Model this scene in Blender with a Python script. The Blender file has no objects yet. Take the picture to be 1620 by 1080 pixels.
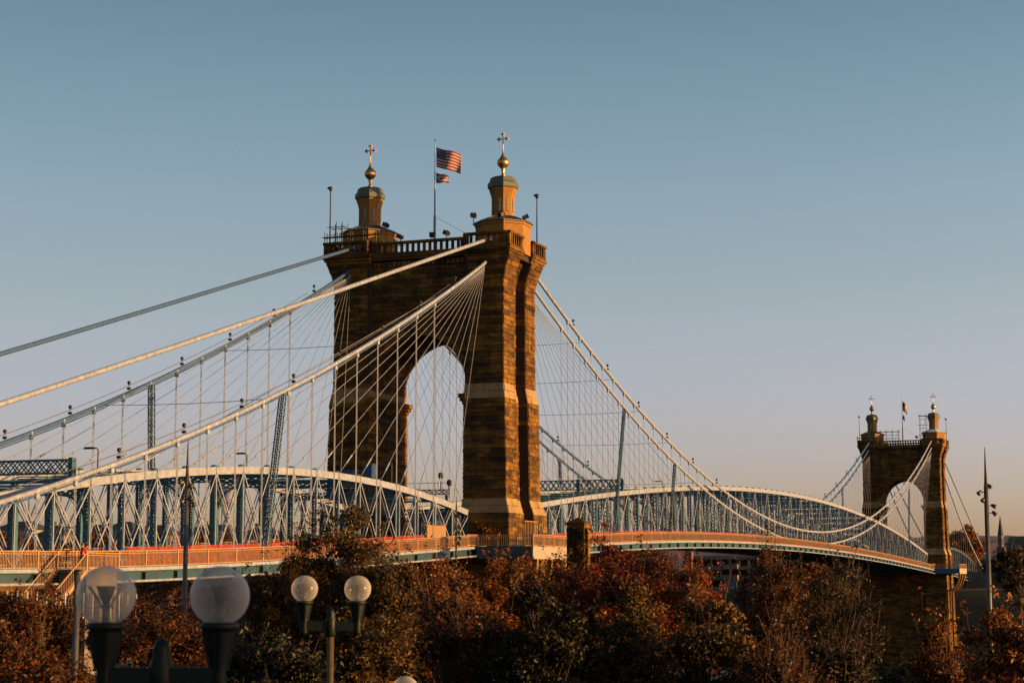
import bpy, math, random
import numpy as np
from mathutils import Vector, Matrix
R = math.radians
random.seed(7)
rng = np.random.default_rng(7)
scene = bpy.context.scene
COL = scene.collection

# ------------------------------------------------------------------ camera
cam_d = bpy.data.cameras.new('camera')
cam = bpy.data.objects.new('camera', cam_d)
COL.objects.link(cam)
scene.camera = cam
CAM = Vector((85.0, -197.2, -0.5))
cam.location = CAM
cam.rotation_euler = (R(90) + 0.1268, 0, 0.366)
cam_d.sensor_width = 36
cam_d.lens = 36 * 3000 / 1620
cam_d.clip_start = 0.3
cam_d.clip_end = 20000
cam_d.dof.use_dof = True
cam_d.dof.focus_distance = 190
cam_d.dof.aperture_fstop = 3.2

# ------------------------------------------------------------------ sky, sun, exposure
SUN_EL, SUN_AZ = R(6.0), R(3.0)          # azimuth measured from +X towards +Y
world = bpy.data.worlds.new('World')
scene.world = world
world.use_nodes = True
wn = world.node_tree
bg = wn.nodes['Background']
sky = wn.nodes.new('ShaderNodeTexSky')
sky.sky_type = 'NISHITA'
sky.sun_disc = False
sky.sun_elevation = SUN_EL
sky.sun_rotation = R(90) - SUN_AZ
sky.altitude = 200
sky.air_density = 1.0
sky.dust_density = 1.2
sky.ozone_density = 2.2
# the evening haze warms the sky towards the horizon: one smooth tint by elevation, all the way round
tcw = wn.nodes.new('ShaderNodeTexCoord'); sxyz = wn.nodes.new('ShaderNodeSeparateXYZ')
wn.links.new(tcw.outputs['Generated'], sxyz.inputs[0])
tint = wn.nodes.new('ShaderNodeValToRGB'); tint.color_ramp.interpolation = 'B_SPLINE'
stops_ = [(0.0, (0.85, 0.62, 0.77)), (0.05, (0.87, 0.65, 0.85)), (0.09, (0.96, 0.69, 0.84)), (0.133, (1.0, 0.73, 0.72)), (0.167, (0.94, 0.715, 0.66)), (0.215, (0.93, 0.765, 0.7)), (0.3, (0.695, 0.645, 0.56)), (0.6, (0.47, 0.475, 0.44)), (1.0, (0.41, 0.42, 0.40))]
while len(tint.color_ramp.elements) < len(stops_): tint.color_ramp.elements.new(.5)
for i_, (p_, c_) in enumerate(stops_):
    tint.color_ramp.elements[i_].position = p_; tint.color_ramp.elements[i_].color = (*c_, 1)
wn.links.new(sxyz.outputs['Z'], tint.inputs[0])
mixw = wn.nodes.new('ShaderNodeMix'); mixw.data_type = 'RGBA'; mixw.blend_type = 'MULTIPLY'; mixw.inputs[0].default_value = 1
wn.links.new(sky.outputs[0], mixw.inputs[6]); wn.links.new(tint.outputs[0], mixw.inputs[7])
# the sun side of the dome is a little brighter than the far side
azf = wn.nodes.new('ShaderNodeMath'); azf.operation = 'MULTIPLY_ADD'
wn.links.new(sxyz.outputs['X'], azf.inputs[0]); azf.inputs[1].default_value = 0.5; azf.inputs[2].default_value = 1.13
azc = wn.nodes.new('ShaderNodeClamp'); azc.inputs[1].default_value = 0.75; azc.inputs[2].default_value = 1.3
wn.links.new(azf.outputs[0], azc.inputs[0])
mixz = wn.nodes.new('ShaderNodeVectorMath'); mixz.operation = 'SCALE'
wn.links.new(mixw.outputs[2], mixz.inputs[0]); wn.links.new(azc.outputs[0], mixz.inputs['Scale'])
wn.links.new(mixz.outputs[0], bg.inputs[0])
bg.inputs[1].default_value = 0.148
sun_d = bpy.data.lights.new('sun', 'SUN')
sun = bpy.data.objects.new('sun', sun_d)
COL.objects.link(sun)
sun_d.energy = 5.0
sun_d.angle = R(0.5)
sun_d.color = (1.0, 0.53, 0.17)
sdir = Vector((math.cos(SUN_EL) * math.cos(SUN_AZ), math.cos(SUN_EL) * math.sin(SUN_AZ), math.sin(SUN_EL)))
sun.rotation_euler = sdir.to_track_quat('Z', 'Y').to_euler()
vs = scene.view_settings
vs.view_transform = 'Standard'
vs.look = 'None'
vs.gamma = 1
vs.use_curve_mapping = False
vs.exposure = 1.1

# ------------------------------------------------------------------ materials
def newmat(name):
    m = bpy.data.materials.new(name)
    m.use_nodes = True
    return m, m.node_tree, m.node_tree.nodes['Principled BSDF']

def nd(t, typ, **kw):
    n = t.nodes.new(typ)
    for k, v in kw.items():
        setattr(n, k, v)
    return n

def ramp(t, stops):
    r = nd(t, 'ShaderNodeValToRGB')
    e = r.color_ramp.elements
    while len(e) < len(stops):
        e.new(0.5)
    for i, (p, c) in enumerate(stops):
        e[i].position = p
        e[i].color = (*c, 1)
    return r

def noise(t, scale, detail=4, rough=0.6, vec=None):
    n = nd(t, 'ShaderNodeTexNoise')
    n.inputs['Scale'].default_value = scale
    n.inputs['Detail'].default_value = detail
    n.inputs['Roughness'].default_value = rough
    if vec is None:
        tc = nd(t, 'ShaderNodeTexCoord')
        vec = tc.outputs['Object']
    t.links.new(vec, n.inputs['Vector'])
    return n

def plain(name, base, rough=0.6, metal=0.0, var=0.25, scale=3.0, spec=0.4, bump=0.0):
    m, t, b = newmat(name)
    n = noise(t, scale)
    lo = tuple(c * (1 - var) for c in base)
    hi = tuple(min(1, c * (1 + var)) for c in base)
    r = ramp(t, [(0.3, lo), (0.7, hi)])
    t.links.new(n.outputs['Fac'], r.inputs[0])
    t.links.new(r.outputs[0], b.inputs['Base Color'])
    b.inputs['Roughness'].default_value = rough
    b.inputs['Metallic'].default_value = metal
    b.inputs['Specular IOR Level'].default_value = spec
    if bump:
        bp = nd(t, 'ShaderNodeBump')
        bp.inputs['Strength'].default_value = bump
        bp.inputs['Distance'].default_value = 0.05
        t.links.new(n.outputs['Fac'], bp.inputs['Height'])
        t.links.new(bp.outputs[0], b.inputs['Normal'])
    return m

def rnd_factor(t):
    oi = nd(t, 'ShaderNodeObjectInfo')
    ge = nd(t, 'ShaderNodeNewGeometry')
    a = nd(t, 'ShaderNodeMath', operation='ADD')
    t.links.new(oi.outputs['Random'], a.inputs[0])
    t.links.new(ge.outputs['Random Per Island'], a.inputs[1])
    f = nd(t, 'ShaderNodeMath', operation='FRACT')
    t.links.new(a.outputs[0], f.inputs[0])
    return f.outputs[0]

def stone_mat(name, stops, soot=0.6):
    m, t, b = newmat(name)
    f = rnd_factor(t)
    r = ramp(t, stops)
    geh = nd(t, 'ShaderNodeNewGeometry')
    mph = nd(t, 'ShaderNodeMapping'); mph.inputs['Scale'].default_value = (0.22, 0.22, 1.5)
    t.links.new(geh.outputs['Position'], mph.inputs['Vector'])
    nh = noise(t, 1.0, 5, 0.65, mph.outputs[0])
    mrh = nd(t, 'ShaderNodeMapRange'); mrh.inputs[1].default_value = 0.28; mrh.inputs[2].default_value = 0.72
    t.links.new(nh.outputs['Fac'], mrh.inputs[0])
    mxh = nd(t, 'ShaderNodeMix'); mxh.inputs[0].default_value = 0.72
    t.links.new(f, mxh.inputs[2]); t.links.new(mrh.outputs[0], mxh.inputs[3])
    t.links.new(mxh.outputs[0], r.inputs[0])
    # weathering: big vertical streaks and blotches, plus fine grain
    tc = nd(t, 'ShaderNodeTexCoord')
    ge = nd(t, 'ShaderNodeNewGeometry')
    mp = nd(t, 'ShaderNodeMapping')
    mp.inputs['Scale'].default_value = (0.75, 0.75, 0.09)
    t.links.new(ge.outputs['Position'], mp.inputs['Vector'])
    n1 = noise(t, 1.0, 6, 0.7, mp.outputs[0])
    r1 = ramp(t, [(0.36, (0.22, 0.22, 0.24)), (0.60, (1.0, 1.0, 1.0))])
    t.links.new(n1.outputs['Fac'], r1.inputs[0])
    n2 = noise(t, 2.6, 8, 0.75, ge.outputs['Position'])
    r2 = ramp(t, [(0.3, (0.5, 0.45, 0.4)), (0.7, (1.2, 1.2, 1.2))])
    t.links.new(n2.outputs['Fac'], r2.inputs[0])
    mx = nd(t, 'ShaderNodeMix', data_type='RGBA', blend_type='MULTIPLY')
    mx.inputs[0].default_value = soot
    t.links.new(r.outputs[0], mx.inputs[6]); t.links.new(r1.outputs[0], mx.inputs[7])
    mx2 = nd(t, 'ShaderNodeMix', data_type='RGBA', blend_type='MULTIPLY')
    mx2.inputs[0].default_value = 0.7
    t.links.new(mx.outputs[2], mx2.inputs[6]); t.links.new(r2.outputs[0], mx2.inputs[7])
    t.links.new(mx2.outputs[2], b.inputs['Base Color'])
    b.inputs['Roughness'].default_value = 0.9
    b.inputs['Specular IOR Level'].default_value = 0.15
    bp = nd(t, 'ShaderNodeBump')
    bp.inputs['Strength'].default_value = 0.9
    bp.inputs['Distance'].default_value = 0.12
    t.links.new(n2.outputs['Fac'], bp.inputs['Height'])
    t.links.new(bp.outputs[0], b.inputs['Normal'])
    return m

def leaf_mat(name, stops, trans=0.25):
    m, t, b = newmat(name)
    f = rnd_factor(t)
    ge = nd(t, 'ShaderNodeNewGeometry')
    n1 = noise(t, 0.55, 2, 0.5, ge.outputs['Position'])
    mr = nd(t, 'ShaderNodeMapRange')
    mr.inputs[1].default_value = 0.3; mr.inputs[2].default_value = 0.7
    t.links.new(n1.outputs['Fac'], mr.inputs[0])
    mxf = nd(t, 'ShaderNodeMix')
    mxf.inputs[0].default_value = 0.5
    t.links.new(mr.outputs[0], mxf.inputs[2]); t.links.new(f, mxf.inputs[3])
    r = ramp(t, stops)
    t.links.new(mxf.outputs[0], r.inputs[0])
    t.links.new(r.outputs[0], b.inputs['Base Color'])
    b.inputs['Roughness'].default_value = 0.55
    b.inputs['Specular IOR Level'].default_value = 0.3
    tr = nd(t, 'ShaderNodeBsdfTranslucent')
    t.links.new(r.outputs[0], tr.inputs[0])
    ms = nd(t, 'ShaderNodeMixShader')
    ms.inputs[0].default_value = trans
    out = t.nodes['Material Output']
    t.links.new(b.outputs[0], ms.inputs[1]); t.links.new(tr.outputs[0], ms.inputs[2])
    t.links.new(ms.outputs[0], out.inputs[0])
    return m

M = {}
M['stone'] = stone_mat('sooty_sandstone', [(0.0, (0.022, 0.016, 0.012)), (0.3, (0.058, 0.032, 0.015)), (0.5, (0.115, 0.060, 0.017)), (0.72, (0.23, 0.120, 0.021)), (1.0, (0.19, 0.082, 0.016))])
M['stone_light'] = stone_mat('pale_limestone', [(0.0, (0.25, 0.18, 0.085)), (0.5, (0.30, 0.21, 0.10)), (1.0, (0.34, 0.24, 0.12))], 0.45)
M['mortar'] = plain('dark_mortar', (0.03, 0.02, 0.013), 0.95, bump=0.3)
M['ochre'] = plain('ochre_masonry', (0.21, 0.10, 0.016), 0.8, var=0.18, scale=1.5, bump=0.1)
M['verdigris'] = plain('verdigris_copper', (0.07, 0.085, 0.065), 0.6, 0.2, var=0.3, scale=4)
M['roof_metal'] = plain('seamed_roof_metal', (0.08, 0.09, 0.08), 0.5, 0.4)
M['gold'] = plain('gilded_metal', (0.55, 0.30, 0.10), 0.38, 1.0, var=0.1)
M['slit'] = plain('slot_louvre', (0.35, 0.27, 0.17), 0.6)
M['dark'] = plain('dark_void', (0.02, 0.017, 0.014), 0.8)
M['cream'] = plain('pale_weathered_paint', (0.19, 0.22, 0.28), 0.5, var=0.28, scale=2.2)  # on the trusses a paler copy of the blue paint, for sunlit members
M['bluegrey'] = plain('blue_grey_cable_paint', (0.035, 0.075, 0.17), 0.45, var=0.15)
M['teal'] = plain('teal_bridge_paint', (0.03, 0.095, 0.135), 0.5, var=0.35, scale=1.4)  # darker copy of the same bridge paint, shade put into the colour
M['teal_dark'] = plain('darkened_teal_paint', (0.012, 0.045, 0.068), 0.55, var=0.4, scale=0.8)  # teal darkened in its colour for the shade under the walkway
M['blue'] = plain('bright_blue_paint', (0.012, 0.055, 0.14), 0.5, var=0.2)
M['wire'] = plain('pale_wire', (0.14, 0.15, 0.19), 0.5)
M['dkwire'] = plain('dark_wire', (0.06, 0.06, 0.06), 0.6)
M['tan'] = plain('tan_railing_paint', (0.29, 0.165, 0.08), 0.65, var=0.2)
M['orange'] = plain('orange_red_safety_mesh', (0.24, 0.028, 0.014), 0.6, var=0.25, scale=0.8)
M['concrete'] = plain('white_concrete', (0.24, 0.21, 0.175), 0.85, var=0.15)
M['greycon'] = plain('grey_concrete', (0.13, 0.115, 0.095), 0.9, var=0.25, scale=0.6)
M['asphalt'] = plain('asphalt', (0.05, 0.05, 0.05), 0.9)
M['ply'] = plain('plywood', (0.2, 0.12, 0.055), 0.8)
M['darkmetal'] = plain('black_metal', (0.012, 0.012, 0.013), 0.5, 0.3)
M['greymetal'] = plain('grey_galvanised_metal', (0.06, 0.056, 0.053), 0.45, 0.3)
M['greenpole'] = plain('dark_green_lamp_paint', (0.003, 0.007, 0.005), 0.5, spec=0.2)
M['sunlit_pole'] = plain('sunlit_green_pole_paint', (0.07, 0.045, 0.015), 0.5)  # green lamp pole with orange sunlight put into its colour
M['fin'] = plain('grey_reflector_fin', (0.03, 0.034, 0.036), 0.5, 0.3)
M['bark'] = plain('bark', (0.05, 0.03, 0.018), 0.9, var=0.35, scale=8, bump=0.3)
M['twig'] = plain('pale_brown_twigs', (0.06, 0.032, 0.016), 0.85)
M['white'] = plain('white_cloth', (0.36, 0.34, 0.32), 0.8, var=0.05)
M['red'] = plain('red_cloth', (0.24, 0.008, 0.014), 0.8, var=0.1)
M['navy'] = plain('navy_cloth', (0.007, 0.013, 0.04), 0.8, var=0.1)
M['redjacket'] = plain('red_jacket', (0.33, 0.022, 0.01), 0.7)
M['skin'] = plain('skin', (0.45, 0.24, 0.15), 0.6, var=0.05)
M['hair'] = plain('brown_hair', (0.10, 0.035, 0.018), 0.7)
M['darkcloth'] = plain('dark_cloth', (0.02, 0.028, 0.03), 0.85)
M['browncloth'] = plain('brown_coat', (0.14, 0.06, 0.03), 0.85)
M['brick'] = plain('red_brown_brick', (0.1, 0.045, 0.027), 0.9, scale=0.4)
M['slate'] = plain('dark_slate', (0.03, 0.033, 0.034), 0.8, scale=0.2)
M['window'] = plain('dark_window_glass', (0.03, 0.035, 0.04), 0.15, spec=0.6)
M['grass'] = plain('bank_grass', (0.025, 0.025, 0.01), 0.95, var=0.5, scale=0.4, bump=0.4)

# frosted acrylic globe
m, t, b = newmat('frosted_acrylic')
b.inputs['Base Color'].default_value = (0.58, 0.56, 0.53, 1)
b.inputs['Roughness'].default_value = 0.22
b.inputs['Specular IOR Level'].default_value = 0.5
trl = nd(t, 'ShaderNodeBsdfTranslucent'); trl.inputs[0].default_value = (0.58, 0.56, 0.54, 1)
tra = nd(t, 'ShaderNodeBsdfTransparent'); tra.inputs[0].default_value = (0.86, 0.86, 0.86, 1)
lw = nd(t, 'ShaderNodeLayerWeight'); lw.inputs[0].default_value = 0.35
n1 = noise(t, 5.0, 5)
ma = nd(t, 'ShaderNodeMath', operation='MULTIPLY_ADD')
t.links.new(lw.outputs['Facing'], ma.inputs[0]); ma.inputs[1].default_value = 0.75; ma.inputs[2].default_value = 0.20
m1 = nd(t, 'ShaderNodeMixShader'); m1.inputs[0].default_value = 0.45
t.links.new(b.outputs[0], m1.inputs[1]); t.links.new(trl.outputs[0], m1.inputs[2])
m2 = nd(t, 'ShaderNodeMixShader')
mc = nd(t, 'ShaderNodeClamp'); t.links.new(ma.outputs[0], mc.inputs[0])
t.links.new(mc.outputs[0], m2.inputs[0])
t.links.new(tra.outputs[0], m2.inputs[1]); t.links.new(m1.outputs[0], m2.inputs[2])
t.links.new(m2.outputs[0], t.nodes['Material Output'].inputs[0])
M['globe'] = m

# water
m, t, b = newmat('river_water')
b.inputs['Base Color'].default_value = (0.03, 0.045, 0.04, 1)
b.inputs['Roughness'].default_value = 0.12
ge = nd(t, 'ShaderNodeNewGeometry')
n1 = noise(t, 0.35, 6, 0.6, ge.outputs['Position'])
bp = nd(t, 'ShaderNodeBump'); bp.inputs['Strength'].default_value = 0.5; bp.inputs['Distance'].default_value = 0.6
t.links.new(n1.outputs['Fac'], bp.inputs['Height']); t.links.new(bp.outputs[0], b.inputs['Normal'])
M['water'] = m

# ------------------------------------------------------------------ mesh helpers
def V(*a):
    return Vector(a)

class MB:
    def __init__(s):
        s.v = []; s.f = []; s.mi = []
    def add(s, vs, fs, mi=0):
        o = len(s.v)
        s.v += [tuple(p) for p in vs]
        s.f += [tuple(i + o for i in f) for f in fs]
        s.mi += [mi] * len(fs)
    def hexa(s, p, mi=0):
        """p: 8 points, 0-3 bottom loop, 4-7 top loop"""
        s.add(p, [(0, 3, 2, 1), (4, 5, 6, 7), (0, 1, 5, 4), (1, 2, 6, 5), (2, 3, 7, 6), (3, 0, 4, 7)], mi)
    def box(s, x0, x1, y0, y1, z0, z1, mi=0):
        s.hexa([(x0, y0, z0), (x1, y0, z0), (x1, y1, z0), (x0, y1, z0), (x0, y0, z1), (x1, y0, z1), (x1, y1, z1), (x0, y1, z1)], mi)
    def bar(s, a, b, w, h, up=(0, 0, 1), mi=0):
        a = Vector(a); b = Vector(b); d = (b - a).normalized(); up = Vector(up)
        if abs(d.dot(up)) > 0.98:
            up = Vector((0, 1, 0))
        x = d.cross(up).normalized() * w / 2; y = x.cross(d).normalized() * h / 2
        s.hexa([a - x - y, a + x - y, b + x - y, b - x - y, a - x + y, a + x + y, b + x + y, b - x + y], mi)
    def tube(s, pts, r, n=6, cap=True, mi=0):
        pts = [Vector(p) for p in pts]
        rs = r if isinstance(r, (list, tuple)) else [r] * len(pts)
        o = len(s.v); up = Vector((0.13, 0.31, 0.94)).normalized()
        for i, p in enumerate(pts):
            d = (pts[min(i + 1, len(pts) - 1)] - pts[max(i - 1, 0)]).normalized()
            x = d.cross(up)
            if x.length < 1e-3:
                x = d.cross(Vector((1, 0, 0)))
            x.normalize(); y = d.cross(x)
            for k in range(n):
                a = 2 * math.pi * k / n
                s.v.append(tuple(p + (x * math.cos(a) + y * math.sin(a)) * rs[i]))
        for i in range(len(pts) - 1):
            for k in range(n):
                k2 = (k + 1) % n
                s.f.append((o + i * n + k, o + i * n + k2, o + (i + 1) * n + k2, o + (i + 1) * n + k)); s.mi.append(mi)
        if cap:
            s.f.append(tuple(o + k for k in range(n))[::-1]); s.mi.append(mi)
            s.f.append(tuple(o + (len(pts) - 1) * n + k for k in range(n))); s.mi.append(mi)
    def lathe(s, c, prof, n=16, rot=0.0, mi=0, cap=True):
        o = len(s.v)
        for (r, z) in prof:
            for k in range(n):
                a = rot + 2 * math.pi * k / n
                s.v.append((c[0] + r * math.cos(a), c[1] + r * math.sin(a), c[2] + z))
        for i in range(len(prof) - 1):
            for k in range(n):
                k2 = (k + 1) % n
                s.f.append((o + i * n + k, o + i * n + k2, o + (i + 1) * n + k2, o + (i + 1) * n + k)); s.mi.append(mi)
        if cap:
            s.f.append(tuple(o + k for k in range(n))[::-1]); s.mi.append(mi)
            s.f.append(tuple(o + (len(prof) - 1) * n + k for k in range(n))); s.mi.append(mi)
    def build(s, name, mat, parent=None, smooth=False, bevel=0):
        me = bpy.data.meshes.new(name)
        off = Vector((0, 0, 0))
        p = parent
        while p is not None:
            off += p.location; p = p.parent
        me.from_pydata([(a - off.x, b_ - off.y, c - off.z) for a, b_, c in s.v], [], s.f)
        mats = mat if isinstance(mat, (list, tuple)) else [mat]
        for mm in mats:
            me.materials.append(mm)
        if len(mats) > 1:
            me.polygons.foreach_set('material_index', s.mi)
        if smooth:
            me.polygons.foreach_set('use_smooth', [True] * len(me.polygons))
        me.update()
        o = bpy.data.objects.new(name, me)
        COL.objects.link(o)
        o.parent = parent
        if bevel:
            bv = o.modifiers.new('bevel', 'BEVEL'); bv.width = bevel; bv.segments = 1; bv.limit_method = 'ANGLE'
        return o

def tag(o, label=None, cat=None, group=None, kind=None):
    if label: o['label'] = label
    if cat: o['category'] = cat
    if group: o['group'] = group
    if kind: o['kind'] = kind
    return o

def thing(name, label, cat, loc=(0, 0, 0), group=None):
    o = bpy.data.objects.new(name, None)
    o.empty_display_size = 0.5
    COL.objects.link(o); o.location = loc
    return tag(o, label, cat, group)

def copy_tree(o, parent=None):
    c = o.copy(); COL.objects.link(c); c.parent = parent
    for ch in [x for x in o.children]:
        copy_tree(ch, c)
    return c

def lerp_tab(tab, z):
    if z <= tab[0][0]: return tab[0][1]
    for (a, va), (b_, vb) in zip(tab, tab[1:]):
        if z <= b_:
            return va + (vb - va) * (z - a) / (b_ - a)
    return tab[-1][1]

S = 322.0           # distance between the towers
WZ = -22.0          # water level

# ------------------------------------------------------------------ ground, water, hills
def ground_z(x, y):
    # near bank: promenade around the camera falls to the river, far bank rises behind the far tower
    w = y + 0.12 * x
    if w < 160:
        d = (w + 190)
        z = -2.6 - 7.0 * min(1, max(0, (d + 4) / 30)) - 13.5 * min(1, max(0, (d - 95) / 110))
        if x < 20 and y < -70:
            z = max(z, -9 + 7.5 * min(1, max(0, (-70 - y) / 25)) * min(1, max(0, (20 - x) / 15)))
    else:
        z = -24 + 22 * min(1, max(0, (w - 318) / 45))
    return z

def sheet(name, xs, ys, fz, mat, label=None):
    vs = []; fs = []
    for y in ys:
        for x in xs:
            vs.append((x, y, fz(x, y)))
    n = len(xs)
    for j in range(len(ys) - 1):
        for i in range(n - 1):
            fs.append((j * n + i, j * n + i + 1, (j + 1) * n + i + 1, (j + 1) * n + i))
    mb = MB(); mb.add(vs, fs)
    o = mb.build(name, mat, None, True)
    tag(o, label, None, None, 'structure')
    return o
xs = [-9000, -4000, -2000, -1000, -600] + [x * 10 for x in range(-40, 41)] + [600, 1000, 2000, 4000, 9000]
ys = [-3000, -1000, -500, -300] + [y * 8 for y in range(-32, 64)] + [600, 800, 1200, 2000, 4000, 9000, 15000]
sheet('ground', xs, ys, ground_z, M['grass'], 'grassy river banks and the flat town beyond')
mb = MB(); mb.add([(-6000, -60, WZ), (6000, -60, WZ), (6000, 420, WZ), (-6000, 420, WZ)], [(0, 1, 2, 3)])
tag(mb.build('river_water', M['water']), 'dark rippled river under the bridge', None, None, 'structure')

def hill_z(u, k):
    return (math.sin(u * 0.9 + k) + 0.6 * math.sin(u * 2.3 + 2 * k) + 0.3 * math.sin(u * 5.1 + k) + 0.15 * math.sin(u * 11 + 3 * k))

hillmat = leaf_mat('wooded_hill', [(0.0, (0.03, 0.028, 0.012)), (0.4, (0.075, 0.05, 0.02)), (0.75, (0.15, 0.075, 0.025)), (1.0, (0.09, 0.085, 0.035))], 0.0)
def hill(name, y0, x0, x1, zt, amp, thick, k, label):
    vs = []; fs = []; n = 160; m_ = 14
    for j in range(m_ + 1):
        for i in range(n + 1):
            x = x0 + (x1 - x0) * i / n
            t_ = j / m_
            prof = math.sin(min(1, t_ * 1.25) * math.pi / 2)
            z = -4 + (zt + amp * hill_z((x - x0) / 260, k) + 1.5 * random.uniform(-1, 1)) * prof
            vs.append((x, y0 + thick * t_ + 20 * math.sin(x / 90 + k), z))
    for j in range(m_):
        for i in range(n):
            a = j * (n + 1) + i
            fs.append((a, a + 1, a + n + 2, a + n + 1))
    mb = MB(); mb.add(vs, fs)
    return tag(mb.build(name, hillmat, None, False), label, None, None, 'structure')
hill('hillside', 1500, -1700, 80, 58, 3.5, 700, 0.3, 'distant wooded autumn hills beyond the town')
hill('hillside', 1150, -900, 700, 18, 2.5, 300, 1.7, 'low wooded rise beyond the far river bank')

# ------------------------------------------------------------------ towers
Wt = [(-24, 12.2), (3, 11.4), (7.07, 11.3), (8.71, 10.8), (19.6, 10.62), (21.3, 10.33), (32.6, 10.3), (34.0, 10.6), (35.4, 11.15)]
Dt = [(-24, 6.9), (3, 6.0), (7.07, 5.95), (8.71, 5.4), (19.6, 5.3), (21.3, 5.0), (32.6, 4.95), (35.4, 5.35)]
AX, ASP, AC = 5.75, 21.0, 0.35
AR = AX + AC
def arch_x(z, extra=0.0):
    """half width of the opening at height z"""
    if z <= ASP: return AX + extra
    q = (AR + extra) ** 2 - (z - ASP) ** 2
    if q <= 0: return 0
    return max(0, math.sqrt(q) - AC)
def Wf(z): return lerp_tab(Wt, z)
def Df(z): return lerp_tab(Dt, z)
LEGIN = 6.15

def gen_tower(root, near):
    stones = []      # (8 corner points, light?)
    r_ = random.Random(11)
    def wall(U, N, u0, u1, nz, z0, z1, light=False, ch=0.5, bl=1.4):
        """courses of stones on a face: U = horizontal direction, N = outward normal; u0,u1,nz functions of z"""
        U = Vector(U); N = Vector(N)
        nrows = max(1, round((z1 - z0) / ch)); h = (z1 - z0) / nrows
        for j in range(nrows):
            za, zb = z0 + j * h + 0.024, z0 + (j + 1) * h - 0.024
            a0, b0, a1, b1 = u0(za), u1(za), u0(zb), u1(zb)
            L = b0 - a0
            if L < 0.15 or b1 - a1 < 0.02: continue
            k = max(1, round(L / bl))
            cuts = [0.0]
            for i in range(1, k):
                cuts.append((i + (0.25 if j % 2 else -0.25) + r_.uniform(-0.13, 0.13)) / k)
            cuts.append(1.0)
            for ca, cb in zip(cuts, cuts[1:]):
                if cb - ca < 0.05: continue
                g = 0.018 / L
                p = r_.uniform(0.0, 0.09)
                pts = []
                for (z, A, B) in ((za, a0, b0), (zb, a1, b1)):
                    ua = A + (B - A) * (ca + g); ub = A + (B - A) * (cb - g)
                    for (u, dn) in ((ua, p), (ub, p), (ub, -0.12), (ua, -0.12)):
                        pts.append(U * u + N * (nz(z) + dn) + Vector((0, 0, z)))
                stones.append((pts, light, N, L * (cb - ca) * h))
    segs = [(-24, 7.07, False), (7.07, 8.71, True), (8.71, 19.6, False), (19.6, 21.3, True), (21.3, 35.4, False)]
    PY = 1.85; RD = 1.15
    for (za, zb, li) in segs:
        kw = dict(light=li, ch=0.82 if li else 0.5, bl=1.9 if li else 1.35)
        inx = (lambda z: AX if z < ASP + 1.7 else LEGIN)
        for s in (1, -1):
            # fronts and backs of the legs
            for sy in (-1, 1):
                if s == 1:
                    wall((1, 0, 0), (0, sy, 0), inx, Wf, Df, za, zb, **kw)
                else:
                    wall((1, 0, 0), (0, sy, 0), lambda z: -Wf(z), lambda z: -inx(z), Df, za, zb, **kw)
            # outer sides: two pilasters and the recess between them
            wall((0, 1, 0), (s, 0, 0), lambda z: -Df(z), lambda z: -PY, Wf, za, zb, **kw)
            wall((0, 1, 0), (s, 0, 0), lambda z: PY, Df, Wf, za, zb, **kw)
            wall((0, 1, 0), (s, 0, 0), lambda z: -PY, lambda z: PY, lambda z: Wf(z) - RD, za, zb, **kw)
            for sy in (-1, 1):
                if s == 1:
                    wall((1, 0, 0), (0, -sy, 0), lambda z: Wf(z) - RD, Wf, lambda z: -PY, za, zb, **kw)
                else:
                    wall((1, 0, 0), (0, -sy, 0), lambda z: -Wf(z), lambda z: -Wf(z) + RD, lambda z: -PY, za, zb, **kw)
            if zb == 21.3:
                wall((0, 1, 0), (-s, 0, 0), lambda z: -Df(z), Df, lambda z: -AX, 19.6, ASP, **kw)
            if zb <= ASP + 0.1:
                wall((0, 1, 0), (-s, 0, 0), lambda z: -Df(z), Df, lambda z: -AX, max(za, 2.3), zb, **kw)
    # centre wall over the arch, front and back
    for sy in (-1, 1):
        wall((1, 0, 0), (0, sy, 0), lambda z: -LEGIN, lambda z: -max(arch_x(z, 0.85), 0.01), lambda z: 4.45, ASP, ASP + 6.97)
        wall((1, 0, 0), (0, sy, 0), lambda z: max(arch_x(z, 0.85), 0.01), lambda z: LEGIN, lambda z: 4.45, ASP, ASP + 6.97)
        wall((1, 0, 0), (0, sy, 0), lambda z: -LEGIN, lambda z: LEGIN, lambda z: 4.45, ASP + 6.97, 35.4)
        wall((1, 0, 0), (0, sy, 0), lambda z: -AX, lambda z: AX, lambda z: 5.9, -24, 2.3)
    # arch ring and soffit: voussoirs
    amax = math.acos(AC / AR)
    nv = 13
    for s in (-1, 1):
        for i in range(nv):
            a0 = amax * i / nv + 0.003; a1 = amax * (i + 1) / nv - 0.003
            ys_ = [-4.62, -3.0, -1.5, 0.0, 1.5, 3.0, 4.62]
            for ya, yb in zip(ys_, ys_[1:]):
                def pt(a, r, y):
                    return Vector((s * (r * math.cos(a) - AC), y, ASP + r * math.sin(a)))
                r0, r1 = AR, AR + 0.83
                stones.append(([pt(a0, r0, ya + .015), pt(a0, r0, yb - .015), pt(a0, r1, yb - .015), pt(a0, r1, ya + .015),
                                pt(a1, r0, ya + .015), pt(a1, r0, yb - .015), pt(a1, r1, yb - .015), pt(a1, r1, ya + .015)], False,
                               Vector((0, -1 if ya < -4 else 1, 0)), 0.6))
    # split: the 300 that show largest become parts
    def mesh_of(lst, name, mat, kind=None):
        mb = MB()
        for (pts, li, N, A) in lst: mb.hexa(pts)
        # fix winding by recalculating normals
        me = bpy.data.meshes.new(name)
        me.from_pydata([tuple(p) for p in mb.v], [], mb.f); me.materials.append(mat); me.update()
        o = bpy.data.objects.new(name, me); COL.objects.link(o); o.parent = root
        if kind: o['kind'] = kind
        return o
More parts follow.
